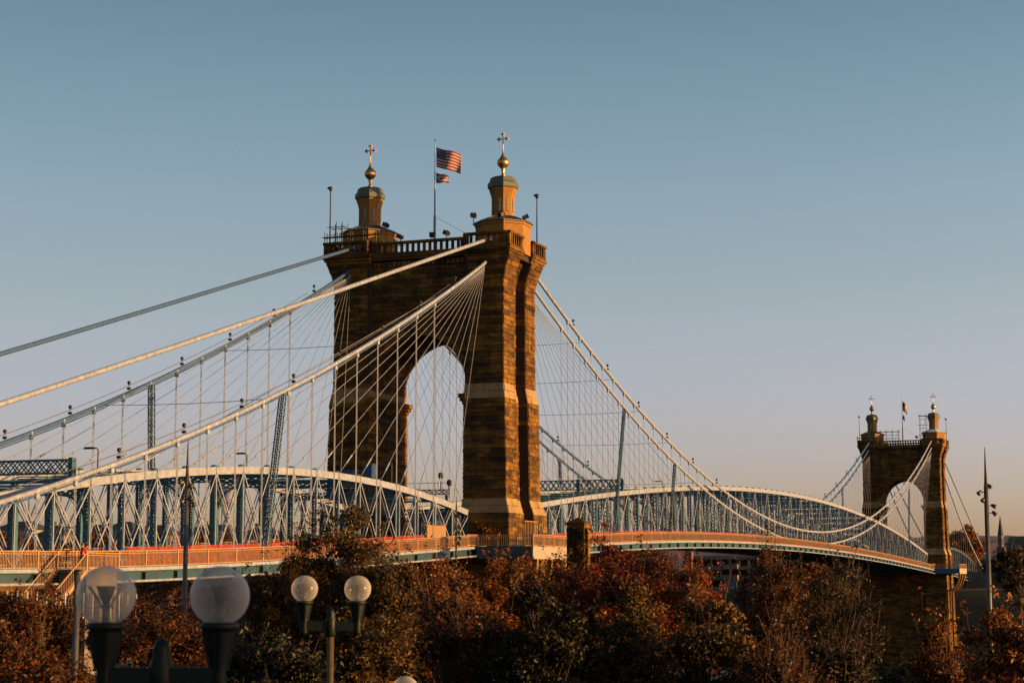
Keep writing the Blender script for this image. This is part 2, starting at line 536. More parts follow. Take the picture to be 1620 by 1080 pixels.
    if near:
        def score(st):
            pts, li, N, A = st
            c = (pts[0] + pts[6]) / 2
            d = CAM - c
            vis = N.dot(d.normalized())
            if c.z < 6 or (N.y < -0.5 and abs(c.x) < 5.6 and False): return -1
            return A * max(0, vis) / d.length_squared
        order = sorted(range(len(stones)), key=lambda i: -score(stones[i]))
        first = set(order[:300])
        for i in order[:300]:
            mesh_of([stones[i]], 'stone', M['stone_light'] if stones[i][1] else M['stone'])
        rest = [stones[i] for i in range(len(stones)) if i not in first]
    else:
        rest = stones
    mesh_of([s_ for s_ in rest if not s_[1]], 'stone_courses', M['stone'], 'stuff')
    mesh_of([s_ for s_ in rest if s_[1]], 'pale_weathering_course', M['stone_light'], 'stuff')
    # mortar core just behind the stones
    c = MB(); e = 0.06
    zs = [-24, 3, 7.07, 8.71, 19.6, 21.3, 32.6, 34.0, 35.4]
    for z0, z1 in zip(zs, zs[1:]):
        for s in (1, -1):
            for (ya, yb, rec) in ((-1, -PY + e, 0), (PY - e, 1, 0), (None, None, RD)):
                def X(z): return Wf(z) - rec - e
                def Y(z, t_):
                    if t_ == -1: return -Df(z) + e
                    if t_ == 1: return Df(z) - e
                    return t_
                y0, y1 = (ya, yb) if ya is not None else (-PY + e - 0.01, PY - e + 0.01)
                xi = AX + e
                loop = lambda z: [(s * xi, Y(z, y0), z), (s * X(z), Y(z, y0), z), (s * X(z), Y(z, y1), z), (s * xi, Y(z, y1), z)]
                a, b_ = loop(z0), loop(z1)
                if s == -1: a = a[::-1]; b_ = b_[::-1]
                c.hexa(a + b_)
    # centre wall core above the spring: strips up the arch
    zz = [ASP + 0.3 * i for i in range(0, 26)] + [35.4]
    for z0, z1 in zip(zz, zz[1:]):
        h0 = arch_x(z0, 0.1); h1 = arch_x(z1, 0.1)
        for s in (1, -1):
            a = [(s * h0, -4.38, z0), (s * (AX + .3), -4.38, z0), (s * (AX + .3), 4.38, z0), (s * h0, 4.38, z0)]
            b_ = [(s * h1, -4.38, z1), (s * (AX + .3), -4.38, z1), (s * (AX + .3), 4.38, z1), (s * h1, 4.38, z1)]
            if s == -1: a = a[::-1]; b_ = b_[::-1]
            c.hexa(a + b_)
    c.box(-AX, AX, -5.8, 5.8, -24, 2.28)
    core = c.build('wall_core', M['mortar'])
    core.parent = root
    # impost mouldings
    for s in (1, -1):
        mb = MB()
        for (z0, z1, o_) in ((19.0, 19.35, 0.15), (19.352, 19.75, 0.38), (19.752, 20.2, 0.6)):
            xa, xb = sorted((s * (AX + 0.3), s * (AX - o_)))
            mb.box(xa, xb, -Df(z0) - o_ * 0.5 - 0.05, Df(z0) + o_ * 0.5 + .05, z0, z1)
        o = mb.build('impost', M['stone']); o.parent = root
    # cornice and parapet of each leg, following the recess
    mb = MB()
    for s in (1, -1):
        for (ya, yb, xo) in ((-1, 0, 0), (0, 1, 0), (None, None, -1.2)):
            for (z0, z1, o_) in ((35.4, 35.75, 0.12), (35.752, 36.02, 0.38), (36.022, 36.3, 0.62)):
                xi = 5.9 - o_ * 0.4; xe = 11.1 + o_ * 0.6 + xo
                if ya == -1: y0, y1 = -5.35 - o_, -1.5 + o_ * 0.25
                elif ya == 0: y0, y1 = 1.5 - o_ * 0.25, 5.35 + o_
                else: y0, y1 = -1.7, 1.7
                xa, xb = sorted((s * xi, s * xe)); mb.box(xa, xb, y0, y1, z0 + (0.003 if ya is None else 0), z1 - (0.003 if ya is None else 0))
    for sy in (-1, 1):
        for (z0, z1, o_) in ((35.4, 35.7, 0.1), (35.702, 35.95, 0.32), (35.952, 36.2, 0.5)):
            ya, yb = sorted((sy * 4.3, sy * (4.5 + o_))); mb.box(-5.9, 5.9, ya, yb, z0, z1)
    # dentil corbels
    for k in range(-9, 10):
        mb.box(k * 0.6 - 0.14, k * 0.6 + 0.14, -4.78, -4.4, 34.95, 35.38)
        mb.box(k * 0.6 - 0.14, k * 0.6 + 0.14, 4.4, 4.78, 34.95, 35.38)
    o = mb.build('cornice', M['stone']); o.parent = root
    mb = MB(); mb.box(-10.9, 10.9, -4.6, 4.6, 35.5, 36.15)
    mb.build('top_deck', M['mortar']).parent = root
    def parapet(a, b_, z0, z1, name='parapet', th=0.42, solid=0.55):
        a = Vector((a[0], a[1], 0)); b_ = Vector((b_[0], b_[1], 0)); L = (b_ - a).length; d = (b_ - a) / L
        m1 = MB(); up = Vector((0, 0, 1))
        zlo = z0 + 0.32; zhi = z1 - 0.3
        m1.bar(a + up * (z0 + 0.16), b_ + up * (z0 + 0.16), th, 0.32)
        m1.bar(a + up * (z1 - 0.14), b_ + up * (z1 - 0.14), th + 0.16, 0.28)
        n = max(2, round(L / 0.72)); 
        for i in range(n + 1):
            w = 0.24 if 0 < i < n else 0.5
            p = a + d * (w / 2 + (L - w) * i / n)
            m1.bar(p - d * w / 2 + up * ((zlo + zhi) / 2), p + d * w / 2 + up * ((zlo + zhi) / 2), th * 0.8, zhi - zlo - 0.004)
        m1.build(name, M['stone']).parent = root
    for s in (1, -1):
        X0, X1, XM = 5.9, 11.2, 10.1
        for (a, b_) in (((X0, -5.6), (X1 - 0.25, -5.6)), ((X1, -5.8), (X1, -1.5)), ((X1, 1.5), (X1, 5.8)), ((X0, 5.6), (X1 - .25, 5.6)),
                        ((XM, -1.25), (XM, 1.25)), ((XM + .2, -1.5), (X1 - .25, -1.5)), ((XM + .2, 1.5), (X1 - .25, 1.5)),
                        ((X0, -5.35), (X0, -4.9)), ((X0, 4.9), (X0, 5.35))):
            parapet((s * a[0], a[1]), (s * b_[0], b_[1]), 36.3, 38.0)
    for sy in (-1, 1):
        parapet((-5.65, sy * 4.75), (5.65, sy * 4.75), 36.2, 37.75)
    # turrets
    for s in (1, -1):
        cx = s * 8.33; q = math.pi / 8
        oc = 1 / math.cos(q)
        d_ = MB(); d_.lathe((cx, 0, 0), [(2.88 * oc, 36.16), (2.88 * oc, 39.45), (3.0 * oc, 39.46), (3.0 * oc, 39.75)], 8, q)
        d_.build('drum', M['ochre'], root)
        rf = MB(); rf.lathe((cx, 0, 0), [(3.2 * oc, 39.76), (3.2 * oc, 39.86), (1.35 * oc, 40.62)], 8, q)
        for k in range(8):
            for w in (-0.66, -0.33, 0, 0.33, 0.66):
                a = k * math.pi / 4; ca, sa = math.cos(a), math.sin(a)
                t0 = 3.18 * math.tan(q) * w; t1 = 1.4 * math.tan(q) * w
                rf.bar((cx + 3.18 * ca - t0 * sa, 3.18 * sa + t0 * ca, 39.89), (cx + 1.4 * ca - t1 * sa, 1.4 * sa + t1 * ca, 40.63), 0.05, 0.07)
        rf.build('skirt_roof', M['roof_metal'], root)
        bd = MB(); bd.lathe((cx, 0, 0), [(1.32 * oc, 40.56), (1.2 * oc, 40.8), (1.2 * oc, 42.75), (1.3 * oc, 43.2), (1.5 * oc, 43.85)], 8, q)
        body = bd.build('turret_body', M['ochre'], root)
        sl = MB(); fr = MB()
        for k in range(8):
            a = k * math.pi / 4; ca, sa = math.cos(a), math.sin(a)
            def P_(n_, t_, z): return (cx + n_ * ca - t_ * sa, n_ * sa + t_ * ca, z)
            fr.hexa([P_(1.18, -.16, 41.15), P_(1.22, -.16, 41.15), P_(1.22, .16, 41.15), P_(1.18, .16, 41.15),
                     P_(1.18, -.16, 42.65), P_(1.22, -.16, 42.65), P_(1.22, .16, 42.65), P_(1.18, .16, 42.65)])
            for j in range(9):
                z = 41.22 + j * 0.16
                sl.hexa([P_(1.2, -.13, z), P_(1.29, -.13, z), P_(1.29, .13, z), P_(1.2, .13, z),
                         P_(1.2, -.13, z + .09), P_(1.25, -.13, z + .09), P_(1.25, .13, z + .09), P_(1.2, .13, z + .09)])
        fo = fr.build('slot_window', M['dark'], root)
        sl.build('louvre_slats', M['slit'], fo)
        cp = MB(); cp.lathe((cx, 0, 0), [(1.5 * oc, 43.86), (1.63 * oc, 43.98), (1.63 * oc, 44.45), (1.42 * oc, 44.72), (1.32 * oc, 45.15), (0.5 * oc, 45.4)], 8, q)
        cp.build('turret_cap', M['verdigris'], root)
        fi = MB(); fi.lathe((cx, 0, 0), [(0.4, 45.38), (0.2, 45.6), (0.16, 45.85), (0.26, 46.1), (0.22, 46.25), (0.4, 46.42), (0.64, 46.7), (0.71, 46.95), (0.64, 47.2), (0.42, 47.45), (0.3, 47.6), (0.28, 47.7), (0.14, 47.95), (0.07, 48.4), (0.05, 49.0), (0.04, 49.5)], 20)
        fin = fi.build('gilded_finial', M['gold'], root, True)
        cr = MB()
        cr.bar((cx, 0, 49.2), (cx, 0, 50.25), 0.1, 0.12); cr.bar((cx - 0.48, 0, 49.72), (cx + 0.48, 0, 49.72), 0.118, 0.1)
        for (px, pz) in ((0, 50.28), (-0.5, 49.72), (0.5, 49.72)):
            for (dx, dz) in ((0, 0.13), (0.13, 0), (-0.13, 0), (0, -0.13)):
                cr.lathe((cx + px + dx, 0, pz + dz), [(0.02, -0.12), (0.09, -0.07), (0.125, 0), (0.09, 0.07), (0.02, 0.12)], 8)
        cr.build('trefoil_cross', M['gold'], fin, True)

LT = thing('stone_tower', 'large near stone bridge tower with pointed arch and two gold finialled turrets', 'bridge tower', (0, 0, 0), 'stone bridge towers')
gen_tower(LT, True)
FT = thing('stone_tower', 'smaller distant stone bridge tower on the far river bank beside the floodlight mast', 'bridge tower', (0, S, 0), 'stone bridge towers')
# parts of the far tower are built round the origin, then carried by its empty
_build = MB.build
class _O: pass
def build_local(s, name, mat, parent=None, smooth=False, bevel=0):
    loc = None
    if parent is not None:
        # geometry given round (0,0): treat the root as standing at the origin
        roots = []; p = parent
        while p is not None: roots.append(p); p = p.parent
        loc = roots[-1].location.copy(); roots[-1].location = (0, 0, 0)
        o = _build(s, name, mat, parent, smooth, bevel)
        roots[-1].location = loc
        return o
    return _build(s, name, mat, parent, smooth, bevel)
MB.build = build_local
gen_tower(FT, False)
MB.build = _build
# a pale sheet over the far right turret roof
mb = MB(); q = math.pi / 8
mb.lathe((8.33, S, 0), [(3.33 / math.cos(q), 39.9), (1.42 / math.cos(q), 40.75)], 8, q, cap=False)
mb.build('roof_sheeting', plain('pale_blue_sheeting', (0.45, 0.52, 0.58), 0.5), FT)

# ------------------------------------------------------------------ profiles of the bridge
def para(z0, k): return lambda y: z0 + k * (y - S / 2) ** 2
def side_tab(tab): return lambda d: lerp_tab(tab, d)
ls_up = [(5, 37.3), (20, 32.6), (40, 26.8), (49, 24.1), (70, 17.8), (92, 11.3), (110, 6.2), (125, 2.0)]
ls_lo = [(5, 34.9), (15, 30.0), (23.5, 26.7), (31, 23.7), (40, 20.2), (46.5, 17.9), (54, 15.4), (62, 12.9), (70, 10.4), (77, 8.5), (85, 6.4), (92, 4.7), (100, 3.0), (112, 1.0)]
def smooth_tab(tab):
    xs_ = [p[0] for p in tab]; c = np.polyfit(xs_, [p[1] for p in tab], 3)
    return lambda d: float(np.polyval(c, d))
f_up, f_lo = smooth_tab(ls_up), smooth_tab(ls_lo)
def cable_z(up, y):
    if y < -4.9: return (f_up if up else f_lo)(-y)
    if y > S + 4.9: return (f_up if up else f_lo)(y - S)
    if 4.9 <= y <= S - 4.9: return (para(9.3, .00116) if up else para(6.95, .00118))(y)
    base = (37.55 if up else 35.3)
    return base
ch_ls = [(7.4, 7.75), (12, 8.1), (22.4, 9.0), (30, 9.5), (37.5, 9.75), (48, 9.6), (61.4, 9.05), (69, 8.4), (79.5, 7.1), (87.8, 5.7), (98, 4.0), (110, 2.0)]
f_ch = smooth_tab(ch_ls)
ch_ms = [(5.5, 8.0), (18, 9.2), (39, 11.1), (73, 13.55), (98, 14.95), (128, 15.8), (155, 16.2), (182, 16.1), (210, 15.6), (237, 14.1), (275, 11.3), (309.7, 8.1), (317, 7.5)]
f_cm = smooth_tab(ch_ms)
def chord_z(y):
    if y < 0: return f_ch(-y)
    if y > S: return f_ch(y - S)
    return f_cm(y)
dk_ls = [(5, 3.5), (13, 3.35), (17.7, 2.95), (38.5, 2.0), (55.5, 1.3), (67.8, 0.85), (85, 0.55), (110, 0.4)]
dk_ms = [(5, 3.4), (41.5, 4.6), (78.7, 5.75), (118.5, 6.35), (161, 6.5), (202, 5.85), (260, 4.4), (305, 3.3), (317, 3.1)]
f_d1, f_d2 = smooth_tab(dk_ls), smooth_tab(dk_ms)
def deck_z(y):
    if y < 0: return f_d1(-y)
    if y > S: return f_d1(y - S)
    return f_d2(y)
T, CX, RX = 6.4, 8.33, 8.6
LSY = [-5.9 - 4.55 * k for k in range(0, 23)]
MSY = [5.9 + (S - 11.8) / 68 * k for k in range(0, 69)]
FSY = [S - y for y in LSY]

# ------------------------------------------------------------------ main cables
def cable(sx, up, label):
    root = thing('main_cable', label, 'bridge cable', (sx * CX, -5, cable_z(up, -5)), 'main suspension cables')
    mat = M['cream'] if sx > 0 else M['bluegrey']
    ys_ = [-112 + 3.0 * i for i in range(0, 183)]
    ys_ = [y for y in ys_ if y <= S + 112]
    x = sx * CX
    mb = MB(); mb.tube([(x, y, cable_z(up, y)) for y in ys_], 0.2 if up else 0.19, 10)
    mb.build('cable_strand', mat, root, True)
    if not up:
        mb = MB()
        mb.tube([(x, y, cable_z(up, y) - 0.34) for y in ys_ if y < -6], 0.07, 6)
        mb.build('lower_rope', M['bluegrey'], root, True)
        mb = MB(); mb.tube([(x + 0.25, y, cable_z(up, y) + 0.75) for y in ys_ if y < -14], 0.03, 5)
        mb.build('hand_rope', M['dkwire'], root)
    # hangers down to the walkway edge
    hy = []
    if up:
        hy += [y + 2.3 for y in MSY[3:-4]]
    else:
        hy += [y for y in LSY[3:21]] + [y for y in MSY[3:-3]] + [y for y in FSY[3:20]]
    for y in hy:
        zt = cable_z(up, y); zb = deck_z(y) - 0.1
        if zt - zb < 0.6: continue
        r = 0.035 if (y < 0) else 0.028
        mb = MB()
        mb.tube([(x, y, zt - 0.15), (x, y, zb)], r, 5)
        if y < 0: mb.tube([(x, y + 0.16, zt - 0.3), (x, y + 0.16, zb)], r * 0.8, 5)
        h = mb.build('hanger', M['cream'] if y < 0 else M['wire'], root)
        mb = MB()
        mb.lathe((x, y, 0), [(0.17, zt - 0.14), (0.225, zt - 0.11), (0.225, zt + 0.11), (0.17, zt + 0.14)], 8)
        mb.box(x - 0.1, x + 0.1, y - 0.1, y + 0.28, zt - 0.55, zt - 0.2)
        mb.build('cable_band', mat, h)
    # decorative lights on the cable
    ly = [y + 1.0 for y in LSY[2:18:2]] if not up else []
    ly += [y for y in MSY[4:-4:3]] if up else []
    for y in ly:
        z = cable_z(up, y)
        mb = MB(); mb.tube([(x, y, z + 0.15), (x, y, z + 0.75)], 0.03, 5)
        mb.lathe((x, y, z + 0.75), [(0.06, 0), (0.15, 0.08), (0.17, 0.2), (0.1, 0.33)], 8)
        mb.box(x - 0.16, x + 0.16, y - 0.09, y + 0.09, z + 0.3, z + 0.5)
        mb.build('cable_light', M['darkmetal'], root)
    return root
cable(1, True, 'upper pale main cable on the side nearest the camera, leaving the tower top')
cable(1, False, 'lower pale main cable with hangers on the side nearest the camera')
cable(-1, True, 'upper blue grey main cable on the far side, leaving the left turret')
cable(-1, False, 'lower blue grey main cable with hangers on the far side of the bridge')

# cross wires between the cables
for i, (y, up) in enumerate([(-54.5, False), (-34.5, False), (28, True), (40, True), (52, True), (66, True), (80, False)]):
    z = cable_z(up, y) - 0.1
    mb = MB(); mb.tube([(-CX, y, z), (-4, y, z - .12), (0, y, z - 0.16), (4, y, z - .12), (CX, y, z)], 0.028, 5)
    o = mb.build('cross_wire', M['dkwire'])
    lab = ['dark cross wire between the lower cables, nearest the left edge', 'dark cross wire between the lower cables just left of the near tower',
           'cross wire high between the cables just right of the near tower', 'second cross wire down the cables right of the near tower',
           'third cross wire down the cables right of the near tower', 'fourth cross wire down the cables right of the near tower',
           'lowest cross wire between the cables right of the near tower'][i]
    tag(o, lab, 'wire', 'cross wires between the main cables')

# ------------------------------------------------------------------ inclined stays
def stays(sx, ty, sgn, ks, ypan, label):
    x0 = sx * CX; z0 = 34.4
    root = thing('stay_fan', label, 'cable stays', (x0, ty + sgn * 5, z0), 'fans of inclined stays')
    for i, k in enumerate(ks):
        y = ypan[k]
        z = chord_z(y) + 0.1
        a = Vector((x0 - sx * 0.1, ty + sgn * (5.2 + 0.06 * i), z0 - 0.05 * i))
        b_ = Vector((sx * (T + 0.35), y, z))
        mb = MB(); mb.tube([a, a.lerp(b_, .5) + Vector((0, 0, -0.12)), b_], 0.034 if sx > 0 else 0.026, 5)
        o = mb.build('stay', M['cream'] if (sx > 0 and sgn * (ty - 1) < 0 and ty == 0) else M['wire'], root)
        p = a.lerp(b_, 0.93)
        mb = MB(); mb.tube([p, a.lerp(b_, 0.965)], 0.075, 6)
        mb.build('turnbuckle', M['cream'], o)
stays(1, 0, -1, range(1, 16), LSY, 'fan of pale stays falling left from the near tower, camera side')
stays(-1, 0, -1, range(1, 16), LSY, 'fan of thin stays falling left from the near tower, far side')
stays(1, 0, 1, range(1, 17), MSY, 'fan of thin stays falling right from the near tower, camera side')
stays(-1, 0, 1, range(1, 17), MSY, 'fan of thin stays seen through the near arch, far side')
MSR = [S - y for y in MSY]
stays(1, S, -1, range(2, 17), MSR, 'fan of pale stays falling left from the distant tower, camera side')
stays(-1, S, -1, range(2, 17), MSR, 'fan of stays falling left from the distant tower, far side')

# ------------------------------------------------------------------ stiffening trusses
def lattice_post(mb, x, y, z0, z1, w=0.46, d=0.34, pitch=0.52, lace=0.05):
    """two channels (faces along X) joined by crossed lacing bars on the faces looking along the bridge"""
    for sx in (-1, 1):
        xa = x + sx * w / 2
        mb.box(min(xa, xa - sx * 0.09), max(xa, xa - sx * 0.09), y - d / 2, y + d / 2, z0, z1)
    n = max(1, int((z1 - z0) / pitch)); h = (z1 - z0) / n
    for sy in (-1, 1):
        yy = y + sy * (d / 2 - 0.012)
        for i in range(n):
            za = z0 + i * h
            mb.bar((x - w / 2 + .05, yy, za), (x + w / 2 - .05, yy, za + h), lace, 0.02, (0, 1, 0))
            mb.bar((x + w / 2 - .05, yy + sy * .011, za), (x - w / 2 + .05, yy + sy * .011, za + h), lace, 0.02, (0, 1, 0))

def truss(sx, ys_, warren, label, loc_y, farside=False):
    root = thing('stiffening_truss', label, 'bridge truss', (sx * T, loc_y, deck_z(loc_y)), 'stiffening trusses')
    x = sx * T
    # chords: a box girder in panel lengths
    ht = 0.62
    allp = ys_
    for a, b_ in zip(allp, allp[1:]):
        za, zb = chord_z(a) - ht / 2, chord_z(b_) - ht / 2
        g = 0.01 if a < b_ else -0.01
        mb = MB(); mb.bar((x, a, za), (x, b_ - g, zb - 0), 0.5, ht)
        mb.build('top_chord', M['cream'], root)
    mb = MB()
    for a, b_ in zip(allp, allp[1:]):
        mb.bar((x, a, deck_z(a) - 0.2), (x, b_, deck_z(b_) - 0.2), 0.4, 0.45)
    mb.build('bottom_chord', M['teal'], root)
    for i, y in enumerate(ys_):
        z0, z1 = deck_z(y), chord_z(y) - ht
        if z1 - z0 < 0.8: continue
        mb = MB(); dense = (abs(y) < 140)
        lattice_post(mb, x, y, z0, z1, w=0.62 if warren else 0.46, pitch=0.5 if dense else 1.1)
        p = mb.build('post', M['teal'], root)
        # outer strip, pale for the post's sunlit side, facing away from the road
        mb = MB(); xo = x + sx * (0.325 if warren else 0.245)
        mb.box(min(xo, xo + sx * 0.03), max(xo, xo + sx * 0.03), y - 0.075, y + 0.075, z0, z1)
        mb.build('post_side_strip', M['teal'] if warren else M['cream'], p)
        mb = MB(); mb.lathe((x, y, chord_z(y) + 0.002), [(0.3, 0), (0.26, 0.1), (0.14, 0.17)], 8)
        mb.build('post_cap', M['teal'], p)
    def diag(i, j):
        if not (0 <= j < len(ys_)): return
        za = chord_z(ys_[i]) - ht * 0.8; zb = deck_z(ys_[j]) + 0.05
        mb = MB()
        for o_ in (-0.16, 0.16):
            mb.bar((x + sx * 0.1 + o_, ys_[i], za), (x + sx * 0.1 + o_, ys_[j], zb), 0.15 if warren else 0.11, 0.05, (1, 0, 0))
        mb.build('diagonal', M['cream'], root)
    for i in range(len(ys_)):
        if not warren or i < 6 or i > len(ys_) - 5:
            diag(i, i + 1); diag(i, i - 1)
        elif i % 2 == 0:
            diag(i, i + 1); diag(i, i - 1)
    return root
truss(1, LSY, False, 'pale arched side span truss nearest the camera, left of the near tower', LSY[0])
truss(-1, LSY, False, 'rear side span truss seen through the front one, left of the near tower', LSY[0])
truss(1, MSY, True, 'long pale arched main span truss between the two towers, camera side', MSY[0])
truss(-1, MSY, True, 'rear main span truss seen through the front one between the towers', MSY[0])
truss(1, FSY[:20], False, 'blue side span truss beyond the distant tower, camera side', FSY[0])
truss(-1, FSY[:20], False, 'blue side span truss beyond the distant tower, far side', FSY[0])
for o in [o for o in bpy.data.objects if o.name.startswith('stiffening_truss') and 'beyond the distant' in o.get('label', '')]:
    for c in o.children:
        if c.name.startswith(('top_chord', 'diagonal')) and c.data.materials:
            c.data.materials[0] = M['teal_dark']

def lattice_beam(mb, a, b_, h, pitch=0.9, bar_=0.09, flange=0.12, w=0.3, two=True):
    """horizontal lattice girder between a and b (top centreline), depth h"""
    a = Vector(a); b_ = Vector(b_); up = Vector((0, 0, 1))
    d = (b_ - a); L = d.length; d = d / L
    mb.bar(a - up * flange / 2, b_ - up * flange / 2, w, flange)
    mb.bar(a - up * (h - flange / 2), b_ - up * (h - flange / 2), w, flange)
    n = max(1, round(L / pitch)); side = d.cross(up)
    for i in range(n):
        p, q_ = a + d * (L * i / n), a + d * (L * (i + 1) / n)
        for sg in ((-1, 1) if two else (1,)):
            o_ = side * sg * (w / 2 - 0.02)
            mb.bar(p + o_ - up * flange, q_ + o_ - up * (h - flange), 0.02, bar_, side.cross(d))
            mb.bar(p + o_ * 0.98 - up * (h - flange), q_ + o_ * .98 - up * flange, 0.02, bar_, side.cross(d))

def bracing(ys_, step, label, arched):
    root = thing('sway_bracing', label, 'bridge bracing', (0, ys_[0], chord_z(ys_[0])), 'overhead sway bracing')
    xi = T - 0.27
    for i, y in enumerate(ys_):
        zc = chord_z(y)
        if zc - deck_z(y) < 4.6: continue
        if i % step == 1:
            mb = MB(); lattice_beam(mb, (-xi, y, zc - 0.63), (xi, y, zc - 0.63), 0.62, 0.8)
            mb.build('lattice_strut', M['teal'], root)
            if arched:
                for s in (1, -1):
                    # knee brace: latticed quarter arch panel
                    mb = MB(); zt = zc - 1.26; r = 1.9
                    prev = None
                    for k in range(9):
                        a = math.pi / 2 * k / 8
                        p = Vector((s * (xi - 0.02 - r + r * math.sin(a) * 1.0), y, zt - r + r * math.cos(a) * 1.0))
                        p = Vector((s * (xi - r + r * math.sin(a)), y, zt - r * (1 - math.cos(a))))
                        if prev is not None: mb.bar(prev, p, 0.12, 0.1, (0, 1, 0))
                        prev = p
                    for k in range(1, 8):
                        u = r * k / 8
                        # lacing inside the spandrel
                        xx = xi - r + u; zarc = zt - r * (1 - math.sqrt(max(0, 1 - (u / r) ** 2)))
                        mb.bar((s * xx, y + .03, zt), (s * min(xi, xx + (zt - zarc)), y + .03, zarc if xx + (zt - zarc) < xi else zt - (xi - xx)), 0.03, 0.07, (0, 1, 0))
                        mb.bar((s * xi, y - .03, zt - u * 0.9), (s * max(xi - r, xi - u * 0.9), y - .03, zt), 0.03, 0.07, (0, 1, 0))
                    mb.build('knee_brace', M['teal'], root)
        else:
            mb = MB(); mb.bar((-xi, y, zc - 0.5), (xi, y, zc - 0.5), 0.22, 0.2)
            mb.build('strut', M['teal'], root)
        if i + 1 < len(ys_) and i % 2 == 0:
            y2 = ys_[i + 1]
            mb = MB()
            mb.bar((-xi, y, zc - 0.25), (xi, y2, chord_z(y2) - 0.25), 0.1, 0.1)
            mb.bar((xi, y, zc - 0.38), (-xi, y2, chord_z(y2) - 0.38), 0.1, 0.1)
            mb.build('lateral_brace', M['teal'], root)
    return root
bracing(LSY, 3, 'dark blue overhead bracing of the side span left of the near tower', True)
bracing(MSY, 3, 'dark blue overhead bracing of the main span between the towers', True)

# tall lattice portal beams standing on the chords
def portal(y, zb, h, label, x1=6.4, x0=-6.4, posts=(-6.4, 0, 6.4)):
    root = thing('portal_girder', label, 'lattice girder', (0, y, zb), 'lattice girders above the trusses')
    mb = MB(); lattice_beam(mb, (x0, y, zb + h), (x1, y, zb + h), h, 0.8, 0.1, 0.14, 0.5)
    mb.build('lattice_beam', M['teal'], root)
    for px in posts:
        mb = MB(); mb.box(px - 0.17, px + 0.17, y - 0.27, y + 0.27, chord_z(y), zb + h + 0.1)
        mb.build('support_post', M['teal'], root)
portal(-79.0, 7.45, 1.1, 'lattice girder at the upper left edge above the side span truss', 5.3, -8.0, (-6.4, 5.2))
portal(50.0, 12.2, 1.4, 'lattice girder just right of the near tower above the main span truss', 6.4, -6.4)

# inclined lattice masts between cable and deck
def mast_strut(xt, yt, zt, xb, yb, zb, label, w=0.42):
    a = Vector((xb, yb, zb)); b_ = Vector((xt, yt, zt)); d = (b_ - a); L = d.length; d /= L
    root = thing('lattice_mast', label, 'lattice mast', (xb, yb, zb), 'lattice masts under the main cables')
    mb = MB(); sx = Vector((1, 0, 0)); sy = d.cross(sx).normalized(); sx = sy.cross(d)
    for i in (-1, 1):
        for j in (-1, 1):
            o_ = sx * i * w / 2 + sy * j * w / 2; mb.bar(a + o_, b_ + o_, 0.09, 0.09)
    mb.build('corner_angles', M['teal'], root)
    mb = MB(); n = int(L / 0.5)
    for k in range(n):
        p, q_ = a + d * (L * k / n), a + d * (L * (k + 1) / n)
        for j in (-1, 1):
            mb.bar(p + sx * -w / 2 + sy * j * w / 2, q_ + sx * w / 2 + sy * j * w / 2, 0.05, 0.02, sy)
            mb.bar(p + sx * w / 2 + sy * j * w / 2, q_ + sx * -w / 2 + sy * j * w / 2, 0.05, 0.02, sy)
            mb.bar(p + sy * -w / 2 + sx * j * w / 2, q_ + sy * w / 2 + sx * j * w / 2, 0.05, 0.02, sx)
    mb.build('lacing', M['cream'], root)
mast_strut(CX, -52.3, cable_z(False, -52.3) - 0.2, 7.2, -53.2, 1.3, 'tall inclined lattice mast under the front cable left of the tower')
mast_strut(-CX, -46.6, cable_z(False, -46.6) - 0.2, -7.9, -46.6, 1.6, 'lattice mast under the rear cable, left of the front one')
mast_strut(CX, 45.0, cable_z(False, 45) - 0.1, 7.3, 43.0, 4.8, 'tall lattice mast under the front cable right of the near tower', 0.3)
mast_strut(CX, 69.1, cable_z(False, 69.1) - 0.2, 7.4, 69.0, 5.5, 'short lattice mast under the front cable, second right of the tower', 0.3)
mast_strut(-CX, 66, cable_z(False, 66) - 0.2, -7.9, 66, 5.5, 'lattice mast under the rear cable behind the near tower', 0.3)
mast_strut(CX, S - 44, cable_z(False, S - 44) - 0.2, 7.9, S - 44, 4, 'lattice mast under the front cable before the distant tower', 0.3)
mast_strut(-CX, S - 44, cable_z(False, S - 44) - 0.2, -7.9, S - 44, 4, 'lattice mast under the rear cable before the distant tower', 0.3)

